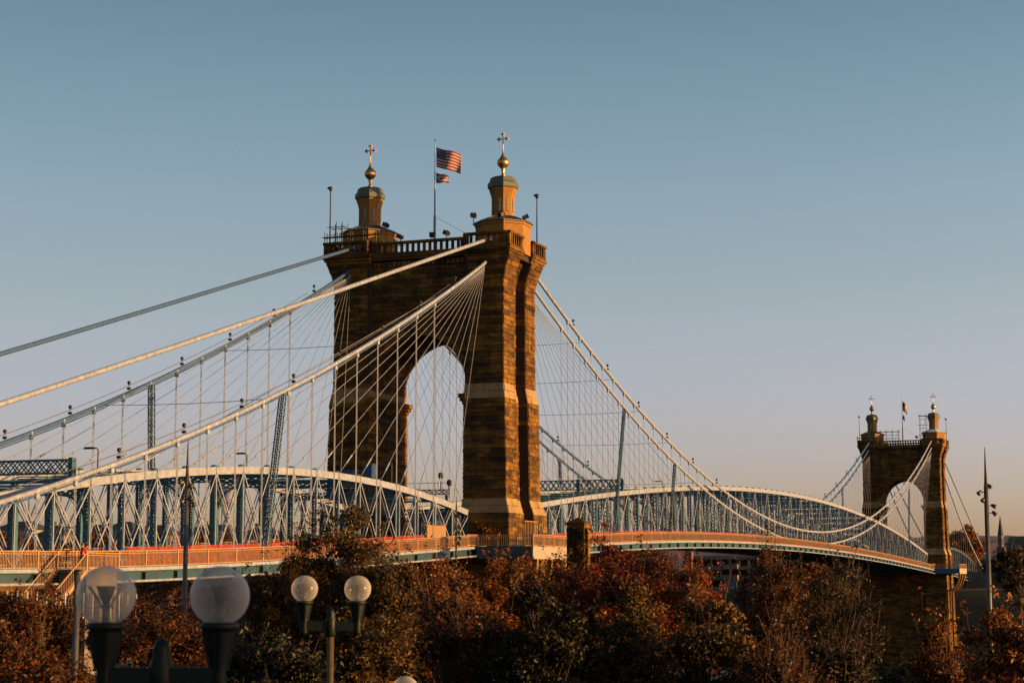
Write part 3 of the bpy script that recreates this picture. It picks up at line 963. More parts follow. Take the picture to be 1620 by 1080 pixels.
# ------------------------------------------------------------------ decks
def deck(ys_, label):
    root = thing('bridge_deck', label, 'bridge deck', (0, ys_[0], deck_z(ys_[0])), 'bridge decks')
    road = MB(); walk = {1: MB(), -1: MB()}; edge = {1: MB(), -1: MB()}; fas = {1: MB(), -1: MB()}
    for a, b_ in zip(ys_, ys_[1:]):
        za, zb = deck_z(a), deck_z(b_)
        lo, hi = (a, b_) if a < b_ else (b_, a)
        zl, zh = (za, zb) if a < b_ else (zb, za)
        def slab(mb, x0, x1, t0, t1):
            mb.hexa([(x0, lo, zl + t0), (x1, lo, zl + t0), (x1, hi, zh + t0), (x0, hi, zh + t0), (x0, lo, zl + t1), (x1, lo, zl + t1), (x1, hi, zh + t1), (x0, hi, zh + t1)])
        slab(road, -6.1, 6.1, -0.35, -0.12)
        for s in (1, -1):
            x0, x1 = sorted((s * 6.65, s * 8.75)); slab(walk[s], x0, x1, -0.12, -0.02)
            x0, x1 = sorted((s * 8.76, s * 8.84)); slab(edge[s], x0, x1, -0.24, 0.02)
            x0, x1 = sorted((s * 8.3, s * 8.36)); slab(fas[s], x0, x1, -0.95, -0.13)
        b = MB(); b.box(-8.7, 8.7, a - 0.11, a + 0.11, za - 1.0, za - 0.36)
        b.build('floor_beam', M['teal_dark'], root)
    road.build('roadway', M['asphalt'], root); [walk[s].build('walkway', M['greycon'], root) for s in (1, -1)]
    for s in (1, -1):
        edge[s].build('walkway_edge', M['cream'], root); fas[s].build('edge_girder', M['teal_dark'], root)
    for s in (1, -1):
        p = MB(); p.tube([(s * 8.95, y, deck_z(y) - 1.0) for y in ys_], 0.1, 8)
        p.build('pipe', M['cream'], root, True)
deck(LSY, 'side span deck left of the near tower')
deck(MSY, 'gently arched main span deck between the two towers')
deck(FSY[:20], 'side span deck beyond the distant tower')

# ------------------------------------------------------------------ railings
PANEL = {}
def rail_panel(mb, a, b_, h, pitch, picket=0.045):
    a = Vector(a); b_ = Vector(b_); up = Vector((0, 0, 1)); d = b_ - a; L = d.length
    mb.bar(a + up * 0.1, b_ + up * 0.1, 0.05, 0.06); mb.bar(a + up * (h - 0.03), b_ + up * (h - 0.03), 0.09, 0.06)
    mb.bar(a + up * (h - 0.2), b_ + up * (h - 0.2), 0.04, 0.04)
    n = max(1, int(L / pitch))
    for i in range(1, n):
        p = a.lerp(b_, i / n)
        mb.box(p.x - picket / 2, p.x + picket / 2, p.y - picket / 2, p.y + picket / 2, p.z + 0.12, p.z + h - 0.05)
def railing(pts, label, h=1.25, pitch=0.2, loc=None):
    pts = [Vector(p) for p in pts]
    root = thing('walkway_railing', label, 'railing', loc or pts[0], 'tan walkway railings')
    for i, (a, b_) in enumerate(zip(pts, pts[1:])):
        mb = MB(); rail_panel(mb, a, b_, h, pitch); mb.build('railing_panel', M['tan'], root)
    for p in pts:
        mb = MB(); mb.box(p.x - 0.06, p.x + 0.06, p.y - 0.06, p.y + 0.06, p.z - 0.2, p.z + h + 0.03)
        mb.build('post', M['tan'], root)
railing([(RX, y, deck_z(y)) for y in LSY[1:21]], 'long tan picket railing on the side span walkway, camera side', pitch=0.17)
railing([(-RX, y, deck_z(y)) for y in LSY[1:21]], 'tan railing on the far side of the side span', pitch=0.4)
railing([(RX, y, deck_z(y)) for y in MSY], 'long tan railing curving along the main span towards the distant tower', pitch=0.2)
railing([(-RX, y, deck_z(y)) for y in MSY], 'tan railing on the far side of the main span', pitch=0.6)

# platforms that carry the walkway round the towers
PX, PY0, PY1 = 15.3, -9.2, 4.2
def platform(ty, s, label, railpitch):
    zt = 3.42
    root = thing('walkway_platform', label, 'platform', (s * 12, ty, zt), 'platforms round the bridge towers')
    mb = MB()
    def bx(x0, x1, y0, y1, z0, z1, m_):
        x0, x1 = sorted((s * x0, s * x1)); m_.box(x0, x1, ty + y0, ty + y1, z0, z1)
    fl = MB(); bx(8.7, PX, PY0, -6.1, zt - 0.14, zt, fl); bx(11.5, PX, -6.1, PY1 + 4, zt - 0.14, zt - .001, fl); bx(8.7, PX, PY1 + 2, PY1 + 6, zt - 0.14, zt - .002, fl)
    fl.build('platform_floor', M['greycon'], root)
    fr = MB(); bx(8.9, PX - .1, PY0 - 0.1, PY0, zt - 1.35, zt - 0.02, fr); fr.build('front_fascia', M['teal_dark' if ty == 0 else 'blue'], root)
    sd = MB(); bx(PX - .08, PX + 0.06, PY0 - 0.1, PY1, zt - 1.35, zt - 0.02, sd); sd.build('side_fascia', M['concrete'], root)
    for yb in (-7.5, -3.0, 1.5):
        br = MB(); prev = None
        for k in range(9):
            a = math.pi / 2 * k / 8
            p = (s * (PX - 0.3 - 3.2 * (1 - math.cos(a)) * 1.0), ty + yb, zt - 1.36 - 4.5 * math.sin(a))
            if prev: br.bar(prev, p, 0.5, 0.45, (0, 1, 0))
            prev = p
        br.bar(prev, (prev[0], prev[1], -23), 0.5, 0.45, (0, 1, 0))
        br.build('curved_bracket', M['ochre'], root)
    return root
def plat_rail(ty, s, label):
    z = 3.42
    P0 = [(RX, -11.0), (9.0, PY0), (11.3, PY0), (13.5, PY0), (PX, PY0), (PX, -6), (PX, -2.8), (PX, 0.4), (PX, PY1)]
    if s > 0 and ty == 0: P0 += [(PX, 7.5), (11.5, 9.5), (RX, 10.5)]
    railing([(s * x, ty + y, z) for x, y in P0], label, 1.22, 0.2)
platform(0, 1, 'walkway platform with white side round the near tower', 0.2)
platform(0, -1, 'walkway platform on the hidden side of the near tower', 0.2)
platform(S, -1, 'blue walkway platform on the left side of the distant tower', 0.2)
platform(S, 1, 'blue fronted walkway platform on brackets at the distant tower', 0.2)
plat_rail(0, 1, 'tan railing stepping round the base of the near tower')
plat_rail(S, 1, 'tan railing on the platform at the distant tower')

# low door and gate at the tower foot
root = thing('iron_gate', 'narrow tan barred gate closing the recess at the near tower foot', 'gate', (11.6, 0, 3.42))
mb = MB(); mb.bar((11.65, -1.9, 6.3), (11.65, 1.9, 6.3), 0.08, 0.08); mb.bar((11.65, -1.9, 3.6), (11.65, 1.9, 3.6), 0.08, 0.08)
for k in range(5): mb.box(11.61, 11.69, -1.9 + 0.95 * k - .035, -1.9 + 0.95 * k + .035, 3.45, 6.35)
mb.build('frame', M['tan'], root)
mb = MB()
for k in range(20): mb.box(11.64, 11.66, -1.85 + 0.19 * k - .01, -1.85 + 0.19 * k + .01, 3.6, 6.3)
mb.build('bars', M['tan'], root)
root = thing('arched_door', 'small dark arched doorway in the lit foot of the near tower', 'door', (11.5, 3.4, 3.42))
mb = MB(); n = 8
pts = [(-0.55, 3.45), (0.55, 3.45), (0.55, 5.4)] + [(0.55 * math.cos(math.pi * k / n), 5.4 + 0.7 * math.sin(math.pi * k / n)) for k in range(1, n)] + [(-0.55, 5.4)]
vs_ = [(11.5, 3.5 + a, z) for a, z in pts] + [(11.36, 3.5 + a, z) for a, z in pts]; N_ = len(pts)
mb.add(vs_, [tuple(range(N_)), tuple(range(2 * N_ - 1, N_ - 1, -1))] + [(i, i + N_, (i + 1) % N_ + N_, (i + 1) % N_) for i in range(N_)])
mb.build('door_leaf', M['dark'], root)
mb = MB(); mb.tube([(11.53, 3.5 + a * 1.12, z) for a, z in pts[2:] ], 0.06, 5)
mb.build('surround', M['stone_light'], root)

# orange safety mesh behind the railings
def safety(ys_, label, x=6.95, h=1.5):
    root = thing('safety_fence', label, 'safety fence', (x, ys_[0], deck_z(ys_[0])), 'orange safety fences')
    for a, b_ in zip(ys_, ys_[1:]):
        mb = MB(); za, zb = deck_z(a), deck_z(b_)
        nn = 14
        for k in range(nn):
            z = 0.1 + (h - 0.1) * k / (nn - 1)
            sag = 0.04 * math.sin(k + a)
            mb.bar((x, a, za + z), (x + sag, b_, zb + z), 0.012, 0.07, (1, 0, 0) if False else (0, 0, 1))
        d = (b_ - a)
        for k in range(16):
            y = a + d * k / 16; mb.box(x - 0.01, x + 0.01, y - 0.035, y + 0.035, za + (zb - za) * k / 16 + 0.08, za + (zb - za) * k / 16 + h)
        mb.build('mesh_panel', M['orange'], root)
        mb = MB(); mb.box(x - 0.04, x + 0.04, a - 0.04, a + 0.04, za, za + h + 0.06); mb.build('stake', M['orange'], root)
safety(LSY[2:16], 'orange red safety mesh behind the railing of the side span', h=1.45)
safety(MSY[1:60], 'orange red safety mesh along the main span walkway', h=1.42)
root = thing('plywood_screen', 'tan plywood screen beside the truss just left of the near tower', 'screen', (7.3, -15.5, 3.2))
for k in range(4):
    mb = MB(); y = -18.6 + k * 1.22; mb.box(7.25, 7.29, y, y + 1.2, 3.15, 5.45); mb.build('panel', M['ply'], root)
for k in range(3):
    mb = MB(); y = -18.6 + k * 2.4; mb.box(7.16, 7.24, y - .05, y + 0.05, 3.05, 5.5); mb.build('stud', M['ply'], root)

# ------------------------------------------------------------------ helper: a point at distance d along a line of sight (used to read positions off the site plan)
def at(px, py, d):
    yaw, pit, f = 0.366, 0.1268, 3000.0
    s, c = math.sin(yaw), math.cos(yaw)
    fw = Vector((-s * math.cos(pit), c * math.cos(pit), math.sin(pit))); rt = Vector((c, s, 0)); up = rt.cross(fw)
    return CAM + (fw + rt * (px - 810) / f - up * (py - 540) / f) * d

# ------------------------------------------------------------------ things on the tower tops
def flag_surface(o, W, H, drop, wave, dirx=1.0, diry=0.15):
    def F(u, v, off=0.0):
        w = wave * (math.sin(7.5 * u + 1.6 * v) * (0.25 + u) )
        return (o[0] + dirx * W * u - diry * w, o[1] + diry * W * u + w + off, o[2] - H * v - drop * u - 0.10 * math.sin(6 * u + 0.5) * u)
    return F
def cloth(name, F, nu, nv, matf, mats, parent, cut=None):
    mb = MB()
    for i in range(nu + 1):
        for j in range(nv + 1):
            mb.v.append(F(i / nu, j / nv))
    for i in range(nu):
        for j in range(nv):
            u, v = (i + .5) / nu, (j + .5) / nv
            if cut and cut(u, v): continue
            a = i * (nv + 1) + j
            mb.f.append((a, a + 1, a + nv + 2, a + nv + 1)); mb.mi.append(matf(u, v))
    o = mb.build(name, mats, parent, True)
    so = o.modifiers.new('thickness', 'SOLIDIFY'); so.thickness = 0.012
    return o
FM = [M['red'], M['white'], M['navy']]
def us_flag(o, W, H, drop, wave, label, dirx=1, diry=0.15, stars=True):
    root = thing('national_flag', label, 'flag', o, 'flags on the bridge towers')
    F = flag_surface(o, W, H, drop, wave, dirx, diry)
    cloth('flag_cloth', F, 40, 26, lambda u, v: 2 if (u < 0.4 and v < 7 / 13) else (0 if int(v * 13) % 2 == 0 else 1), FM, root)
    if stars:
        mb = MB()
        for r in range(9):
            for c in range(6 if r % 2 == 0 else 5):
                u = 0.4 * (1 + 2 * c + (r % 2)) / 12; v = 7 / 13 * (r + 1) / 10
                for off in (-0.02, 0.02):
                    cx, cy, cz = F(u, v, off); pts = []
                    for k in range(10):
                        a = math.pi / 2 + k * math.pi / 5; rr = (0.052 if k % 2 == 0 else 0.022) * H / 2
                        pts.append((cx + rr * math.cos(a), cy, cz + rr * math.sin(a)))
                    mb.add(pts, [tuple(range(10))])
        tag(mb.build('stars', M['white'], root), kind='stuff')
    return root
def flagpole(x, y, z0, z1, label):
    root = thing('flagpole', label, 'flagpole', (x, y, z0), 'flagpoles on the bridge towers')
    mb = MB(); mb.tube([(x, y, z0), (x, y, z0 + 5.2)], 0.15, 10); mb.tube([(x, y, z0 + 5.2), (x, y, z0 + 5.4), (x, y, z1)], [0.13, 0.1, 0.05], 10)
    mb.build('shaft', M['cream'], root)
    mb = MB(); mb.lathe((x, y, z1), [(0.03, -0.02), (0.11, 0.08), (0.03, 0.2)], 8); mb.build('ball', M['gold'], root)
    mb = MB()
    mb.tube([(x, y, z0 + 5.2), (x + 6, y, z0 + 1.7)], 0.02, 4); mb.build('guy_wire', M['dkwire'], root)
flagpole(-0.1, 0, 36.15, 50.2, 'tall pale flagpole between the turrets of the near tower')
us_flag((0.06, 0, 49.45), 2.85, 2.3, 0.95, 0.22, 'american flag flying from the near tower flagpole')
# the smaller state burgee beneath it
o_ = (0.06, 0, 46.45)
root = thing('state_flag', 'small swallow tailed Ohio flag flying under the american flag', 'flag', o_)
F = flag_surface(o_, 1.5, 1.2, 0.28, 0.12)
def ohio(u, v):
    hh = 0.5 - 0.17 * u
    w = (v - 0.5)
    if abs(w) < 0.44 - u * 1.15:
        r = math.hypot((u - 0.17) * 1.25, w)
        if r < 0.075: return 0
        if r < 0.16: return 1
        return 2
    s_ = (v - 0.5) / (hh * 2) + 0.5
    return 0 if int(s_ * 5) % 2 == 0 else 1
cloth('flag_cloth', F, 36, 30, ohio, FM, root, cut=lambda u, v: abs(v - 0.5) > 0.5 - 0.17 * u or (u > 0.78 and abs(v - 0.5) < (u - 0.78) * 1.2))
flagpole(-0.1, S, 36.15, 49.8, 'flagpole between the turrets of the distant tower')
us_flag((0.05, S, 48.9), 1.15, 2.6, 1.3, 0.3, 'american flag hanging limp from the distant tower flagpole', stars=False)
root = thing('dark_flag', 'small dark flag hanging below the limp flag on the distant tower', 'flag', (0.05, S, 45.2))
cloth('flag_cloth', flag_surface((0.05, S, 45.2), 0.5, 1.3, 0.8, 0.15), 12, 12, lambda u, v: 2, FM, root)

def pole_light(x, y, z0, z1, label):
    root = thing('mast_light', label, 'light mast', (x, y, z0), 'light masts on the tower corners')
    mb = MB(); mb.tube([(x, y, z0), (x, y, z1)], [0.1, 0.06], 8); mb.build('mast', M['darkmetal'], root)
    mb = MB(); mb.lathe((x, y, z1), [(0.08, -0.1), (0.2, 0.0), (0.24, 0.3), (0.18, 0.42)], 10); mb.bar((x - .1, y, z1 + .2), (x - .34, y - .1, z1 + .3), .22, .2)
    mb.build('beacon', M['darkmetal'], root)
pole_light(-10.9, -5.15, 36.2, 44.2, 'thin dark light mast on the left corner of the near tower')
pole_light(11.1, 3.6, 36.2, 43.4, 'thin dark light mast on the right corner of the near tower')
pole_light(-10.9, S - 5.15, 36.2, 44.2, 'thin dark light mast on the left corner of the distant tower')
pole_light(11.1, S + 3.6, 36.2, 43.6, 'thin dark light mast on the right corner of the distant tower')

def floodlight(x, y, z, ang, label, h=0.5, grp='floodlights on the tower tops'):
    root = thing('floodlight', label, 'floodlight', (x, y, z), grp)
    mb = MB(); mb.tube([(x, y, z), (x, y, z + h)], 0.05, 6); mb.build('bracket', M['darkmetal'], root)
    c, s = math.cos(ang), math.sin(ang); p = Vector((x, y, z + h + .15)); d = Vector((c, s, 0.5)).normalized()
    mb = MB(); mb.bar(p - d * .28, p + d * .28, .55, .42); mb.bar(p + d * .28, p + d * .34, .66, .5); mb.build('housing', M['darkmetal'], root)
floodlight(-5.5, -1.6, 39.75, 2.6, 'dark floodlight at the roof edge right of the left turret')
floodlight(5.3, -1.4, 39.75, 2.2, 'dark floodlight on the left corner of the right turret drum', 0.9)
floodlight(11.35, -0.9, 39.75, 0.5, 'dark floodlight on the right side of the right turret roof', 0.4)
floodlight(9.2, -2.9, 39.75, 1.2, 'dark floodlight at the front of the right turret body', 0.5)
floodlight(-2.3, -4.7, 37.75, 2.9, 'tilted dark floodlight on the parapet left of the flagpole', 0.4)
floodlight(1.6, -4.7, 37.75, 1.9, 'slim dark floodlight on the parapet right of the flagpole', 0.35)
floodlight(3.4, -4.7, 37.75, 2.6, 'dark floodlight on the parapet beside the right turret', 0.45)
floodlight(4.4, -4.7 + S, 37.75, 2.6, 'dark floodlight on the distant tower parapet', 0.6)

def scaffold(x0, x1, y0, y1, zs, label, nb=3, board=True):
    root = thing('scaffold', label, 'scaffolding', (x0, y0, zs[0]), 'scaffolds on the bridge towers')
    mb = MB(); xs_ = [x0 + (x1 - x0) * i / nb for i in range(nb + 1)]
    for x in xs_:
        for y in (y0, y1): mb.tube([(x, y, zs[0]), (x, y, zs[-1] + .6)], 0.045, 5)
    mb.build('uprights', M['darkmetal'], root)
    mb = MB()
    for z in zs[1:]:
        for y in (y0, y1):
            mb.tube([(x0 - .4, y, z), (x1 + .4, y, z)], 0.04, 5); mb.tube([(x0 - .2, y, z - .9), (x1 + .2, y, z - .9)], 0.03, 5)
        for x in xs_: mb.tube([(x, y0, z), (x, y1, z)], 0.035, 5)
    for a, b_ in zip(xs_, xs_[1:]): mb.tube([(a, y0, zs[0] + .1), (b_, y0, zs[-1])], 0.03, 5)
    mb.build('rails', M['darkmetal'], root)
    if board:
        mb = MB(); z = zs[-1]; mb.box(x0 - .3, x1 + .3, y0 + .1, y1 - .1, z + .03, z + .09); mb.build('boards', M['bark'], root)
scaffold(-11.2, -9.6, -4.6, -3.2, [36.2, 38.2, 40.0], 'pipe scaffold behind the left corner parapet of the near tower', 2, False)
scaffold(-11.5, -5.0, -5.3, -4.7, [36.3, 38.7], 'low plank scaffold in front of the left turret', 4, True)
scaffold(-4.6, -2.9, -4.2, -3.0, [36.2, 37.6], 'small leaning scaffold poles beside the left parapet', 1, False)
scaffold(5.2, 6.9, S - 4.6, S - 3.2, [36.2, 39, 41.8, 44.2], 'tall scaffold left of the right turret of the distant tower', 1)
scaffold(-5.5, -0.6, S - 4.2, S - 3.2, [36.2, 38.4, 40.2], 'scaffold on the middle of the distant tower parapet', 3)
scaffold(-11.5, -6.2, S - 5.4, S - 4.6, [36.2, 38.6], 'plank scaffold round the left turret of the distant tower', 3)

# ------------------------------------------------------------------ lights and boxes on the trusses
def street_lamp(y, h, arm, label, s=1):
    x = s * T; z = chord_z(y)
    root = thing('street_lamp', label, 'street lamp', (x, y, z), 'street lamps on the trusses')
    mb = MB(); mb.tube([(x, y, z), (x, y, z + h - .12), (x - s * .15, y, z + h), (x - s * arm, y, z + h + .03)], 0.05, 6); mb.build('arm', M['greymetal'], root)
    mb = MB(); c = (x - s * (arm + .3), y, z + h); mb.hexa([(c[0] - .45, y - .14, c[2] - .05), (c[0] + .45, y - .14, c[2] - .05), (c[0] + .45, y + .14, c[2] - .05), (c[0] - .45, y + .14, c[2] - .05),
         (c[0] - .3, y - .09, c[2] + .1), (c[0] + .35, y - .09, c[2] + .1), (c[0] + .35, y + .09, c[2] + .1), (c[0] - .3, y + .09, c[2] + .1)])
    mb.build('lamp_head', M['darkmetal'], root)
street_lamp(-77.5, 2.1, 0.5, 'curved street lamp on the side span truss near the left edge')
street_lamp(-55.0, 1.1, 0.3, 'short street lamp on top of the side span truss, left of the big lattice mast')
street_lamp(-25.5, 2.2, 2.0, 'square armed street lamp by the blue box left of the near tower')
street_lamp(69.0, 0.9, 0.4, 'street lamp on the main span truss right of the near tower')
def box_unit(x, y, z, w, h, label, m_='blue'):
    root = thing('equipment_box', label, 'equipment box', (x, y, z), 'blue boxes on the trusses')
    mb = MB(); mb.box(x - w / 2, x + w / 2, y - .5, y + .5, z, z + h); mb.build('cabinet', M[m_], root, bevel=0.03)
    mb = MB(); mb.box(x - w / 2 - .06, x + w / 2 + .06, y - .56, y + .56, z + h + .002, z + h + .08); mb.build('lid', M['teal'], root)
    mb = MB(); mb.box(x + w / 2 + .002, x + w / 2 + .03, y - .4, y + .4, z + .12, z + h - .12); mb.build('hatch', M[m_], root)
box_unit(5.4, -28.5, 9.7, 1.0, 1.3, 'blue box on the truss just left of the near tower')
box_unit(3.2, -28.5, 9.6, 1.3, 0.9, 'wide blue box behind the first one left of the near tower')
def signal(x, y, z, label):
    root = thing('signal_light', label, 'signal light', (x, y, z), 'signal lights by the near tower')
    mb = MB(); mb.tube([(x, y, z), (x, y, z + 1.3)], 0.05, 6); mb.build('stem', M['darkmetal'], root)
    mb = MB(); mb.lathe((x, y, z + 1.25), [(0.1, 0), (0.26, .1), (0.3, .4), (.22, .62), (.1, .68)], 10); mb.bar((x, y, z + 1.6), (x + .1, y - .4, z + 1.6), .3, .3); mb.build('head', M['darkmetal'], root)
signal(4.9, -9.6, 9.4, 'dark signal light above the truss end, left of the near tower')
signal(5.9, -9.6, 8.6, 'lower dark signal light next to the near tower wall')
root = thing('overhead_gantry', 'grey gantry beam over the road in front of the near arch', 'gantry', (0, -9.5, 9.3))
mb = MB(); lattice_beam(mb, (-5.9, -9.6, 9.5), (5.9, -9.6, 9.5), 0.55, 0.6, 0.05, 0.08, 0.4); mb.build('truss_beam', M['greymetal'], root)
for s in (-1, 1):
    mb = MB(); mb.box(s * 5.6 - .12, s * 5.6 + .12, -9.75, -9.45, 3.2, 8.9); mb.build('upright', M['greymetal'], root)
mb = MB(); mb.tube([(-5.8, -9.6, 10.2), (5.8, -9.6, 10.2)], .03, 5)
for k in range(8): mb.tube([(-5.8 + k * 1.657, -9.6, 9.5), (-5.8 + k * 1.657, -9.6, 10.2)], .025, 5)
mb.build('handrail', M['darkmetal'], root)

# ------------------------------------------------------------------ spike topped floodlight masts on the bank
def spike_mast(px, top_y, head_y, d, rad, heads, label, hs=1.0):
    p = at(px, top_y, d); z0 = ground_z(p.x, p.y) - 0.3; x, y = p.x, p.y
    sc = d / 3000; zh = p.z - (head_y - top_y) * sc
    root = thing('floodlight_mast', label, 'light mast', (x, y, z0), 'spike topped light masts')
    mb = MB(); mb.tube([(x, y, z0), (x, y, zh)], [rad * 1.2, rad * .85], 12); mb.build('pole', M['greymetal'], root, True)
    mb = MB(); mb.tube([(x, y, zh), (x, y, zh + (p.z - zh) * .3), (x, y, p.z)], [rad * .7, rad * .5, 0.02], 10); mb.build('spike', M['bark'], root, True)
    rt = Vector((math.cos(.366), math.sin(.366), 0))
    for (dz, sd, tilt) in heads:
        c = Vector((x, y, zh - dz)); q_ = c + rt * sd
        mb = MB(); mb.tube([c, q_], 0.04 * hs, 6); arm = mb.build('arm', M['darkmetal'], root)
        dd = Vector((rt.x * math.copysign(.6, sd), rt.y * math.copysign(.6, sd) - .3, -tilt)).normalized()
        mb = MB(); mb.tube([q_ - dd * .22 * hs, q_ - dd * .1 * hs, q_ + dd * .2 * hs, q_ + dd * .26 * hs], [0.07 * hs, .15 * hs, .21 * hs, .23 * hs], 12)
        mb.build('lamp_head', M['greymetal'], arm, True)
spike_mast(1557.7, 707, 768, 120, 0.16, [(0.0, .2, .5), (.4, -.38, .6), (.85, -.16, .8), (1.25, .42, .3), (1.7, .46, .6)], 'tall spike topped mast with five floodlights at the right edge', .68)
spike_mast(297.5, 695, 752, 100, 0.13, [(0.33, -.22, .3), (.5, .16, .5), (1.15, .18, .4), (1.3, -.16, .6), (1.45, .34, .7)], 'slender grey mast with floodlights rising in front of the side span', .6)
spike_mast(722, 785, 800, 170, 0.095, [(1.9, .3, .3), (2.35, .22, .5), (2.8, .3, .4), (3.3, .24, .6), (0.9, .2, .5)], 'grey mast with a column of lamps close to the near tower foot', .75)
p = at(123, 905, 60)
root = thing('short_post', 'plain grey post behind the left foreground globe lamp', 'post', (p.x, p.y, -9))
mb = MB(); mb.tube([(p.x, p.y, -10), (p.x, p.y, p.z)], 0.1, 10); mb.build('shaft', M['greymetal'], root, True)
mb = MB(); mb.lathe((p.x, p.y, p.z), [(.13, -.05), (.13, .03), (.06, .1)], 10); mb.build('cap', M['darkmetal'], root)

# ------------------------------------------------------------------ globe lamps in the foreground
def globe_lamp(c1, c2, label, gz=-4, polemat='greenpole'):
    c1 = Vector(c1); c2 = Vector(c2) if c2 is not None else None
    mid = (c1 + c2) / 2 if c2 is not None else c1
    root = thing('globe_lamp', label, 'street lamp', (mid.x, mid.y, gz), 'twin globe lamps on the promenade')
    zc = c1.z; za = zc - 0.60
    ax = (c2 - c1).normalized() if c2 is not None else Vector((math.cos(.366), math.sin(.366), 0))
    mb = MB(); mb.lathe((mid.x, mid.y, 0), [(0.10, gz), (0.10, gz + .5), (0.062, gz + .6), (0.055, za - .1)], 16)
    mb.build('pole', M[polemat], root, True)
    if c2 is not None:
        mb = MB(); mb.bar(c1 + Vector((0, 0, -.62)), c2 + Vector((0, 0, -.62)), .09, .17); mb.build('crossarm', M['greenpole'], root, bevel=.012)
        mb = MB(); mb.lathe((mid.x, mid.y, za), [(0.06, -.2), (.085, -.17), (.085, .10), (.06, .16), (.07, .2), (.045, .26), (.0, .29)], 16); mb.build('finial', M['greenpole'], root, True)
    for c in ([c1, c2] if c2 is not None else [c1]):
        x, y, z = c
        mb = MB(); mb.lathe((x, y, z), [(.05, -.76), (.062, -.72), (.058, -.56), (.07, -.48), (.10, -.36), (.115, -.28), (.118, -.255), (.145, -.25), (.15, -.235), (.15, -.215), (.135, -.2), (0.03, -.2)], 24)
        h = mb.build('lamp_holder', M['greenpole'], root, True)
        for k in range(4):
            a = k * math.pi / 2 + .6; e = Vector((math.cos(a), math.sin(a), 0)); b0 = c + e * .062 + Vector((0, 0, -.56)); 
            mb = MB(); mb.bar(b0, c + e * .122 + Vector((0, 0, -.26)), .014, .03, e); mb.build('rib', M['greenpole'], h)
        # globe: an open frosted ball
        mb = MB(); R_ = .225; prof = []
        for k in range(0, 25):
            a = -math.asin(.2 / R_) + (math.pi / 2 + math.asin(.2 / R_)) * k / 24
            prof.append((max(R_ * math.cos(a), 0.0005), R_ * math.sin(a)))
        mb.lathe((x, y, z), prof, 40, cap=False)
        g = mb.build('globe', M['globe'], root, True)
        mb = MB(); mb.tube([(x, y, z - .2), (x, y, z - .085)], .03, 12); mb.lathe((x, y, z - .09), [(.03, 0), (.05, .005), (.05, .02), (.02, .025)], 12)
        mb.build('lamp_socket', M['greymetal'], h, True)
        for k in range(4):
            a = k * math.pi / 2 + .30; e = Vector((math.cos(a), math.sin(a), 0)); t_ = Vector((-e.y, e.x, 0))
            b0 = c + e * .03 + Vector((0, 0, -.075)); b1 = c + e * .135 + Vector((0, 0, .075))
            mb = MB(); n_ = e.cross(Vector((0, 0, 1)))
            mb.hexa([b0 - t_ * .012 - e * .004, b0 + t_ * .012 - e * .004, b0 + t_ * .012 + e * .004, b0 - t_ * .012 + e * .004, b1 - t_ * .04 - e * .004, b1 + t_ * .04 - e * .004, b1 + t_ * .04 + e * .004, b1 - t_ * .04 + e * .004])
            mb.build('reflector_fin', M['fin'], h)
    return root
c1, c2 = at(168, 942, 14.4), at(348, 938, 14.4); c2.z = c1.z
globe_lamp(c1, c2, 'large twin globe lamp in the left foreground, slightly out of focus', -2.9)
c1, c2 = at(482, 931, 32), at(566, 931, 32); c2.z = c1.z
globe_lamp(c1, c2, 'smaller twin globe lamp standing behind the large one, pole lit orange', -9, 'sunlit_pole')
globe_lamp(at(641, 1090, 32), None, 'single pale globe peeping over the bottom edge of the photo', -9)

# ------------------------------------------------------------------ stairs, pylon, fence at the left and centre
def stair():
    root = thing('staircase', 'steel staircase with slanting tan railings going down from the walkway at the left', 'staircase', (10, -86, -2))
    y0, y1, xa, xb = -86.0, -91.0, 8.95, 11.3
    zt = deck_z(y0) + 0.0; n = 20; rise, run = .18, (y0 - y1) / 20
    mb = MB(); mb.box(8.86, xb, y0, y0 + 4.2, zt - .2, zt); mb.build('landing', M['greycon'], root)
    for i in range(n):
        mb = MB(); y = y0 - (i + 1) * run; mb.box(xa, xb, y - .02, y + run, zt - (i + 1) * rise - .04, zt - (i + 1) * rise); mb.build('tread', M['greycon'], root)
    for x in (xa, xb):
        mb = MB(); mb.bar((x, y0, zt - .15), (x, y1, zt - n * rise - .15), .08, .3); mb.build('stringer', M['tan'], root)
        a, b_ = Vector((x, y0, zt)), Vector((x, y1, zt - n * rise))
        mb = MB(); mb.bar(a + Vector((0, 0, 1.1)), b_ + Vector((0, 0, 1.1)), .08, .08); mb.bar(a + Vector((0, 0, .15)), b_ + Vector((0, 0, .15)), .05, .05)
        for k in range(26):
            p = a.lerp(b_, k / 26); mb.box(p.x - .015, p.x + .015, p.y - .015, p.y + .015, p.z + .15, p.z + 1.08)
        mb.build('railing_panel', M['tan'], root)
        for p in (a, b_):
            mb = MB(); mb.box(p.x - .07, p.x + .07, p.y - .07, p.y + .07, p.z - .2, p.z + 1.2); mb.build('post', M['tan'], root)
    mb = MB(); rail_panel(mb, (xb, y0, zt), (xb, y0 + 2.1, zt), 1.15, .15); mb.build('railing_panel', M['tan'], root)
    mb = MB(); rail_panel(mb, (xb, y0 + 2.1, zt), (xb, y0 + 4.2, zt), 1.15, .15); mb.build('railing_panel', M['tan'], root)
    mb = MB(); mb.box(9.0, 11.2, y0 + .2, y0 + 4, -8, zt - .21); mb.build('pier', M['greycon'], root)
stair()
railing([(xb_, -82.0 - 0, 0.5) for xb_ in (11.3, 9.9, 8.9)], 'short tan railing closing the landing above the stairs', 1.2, .15)
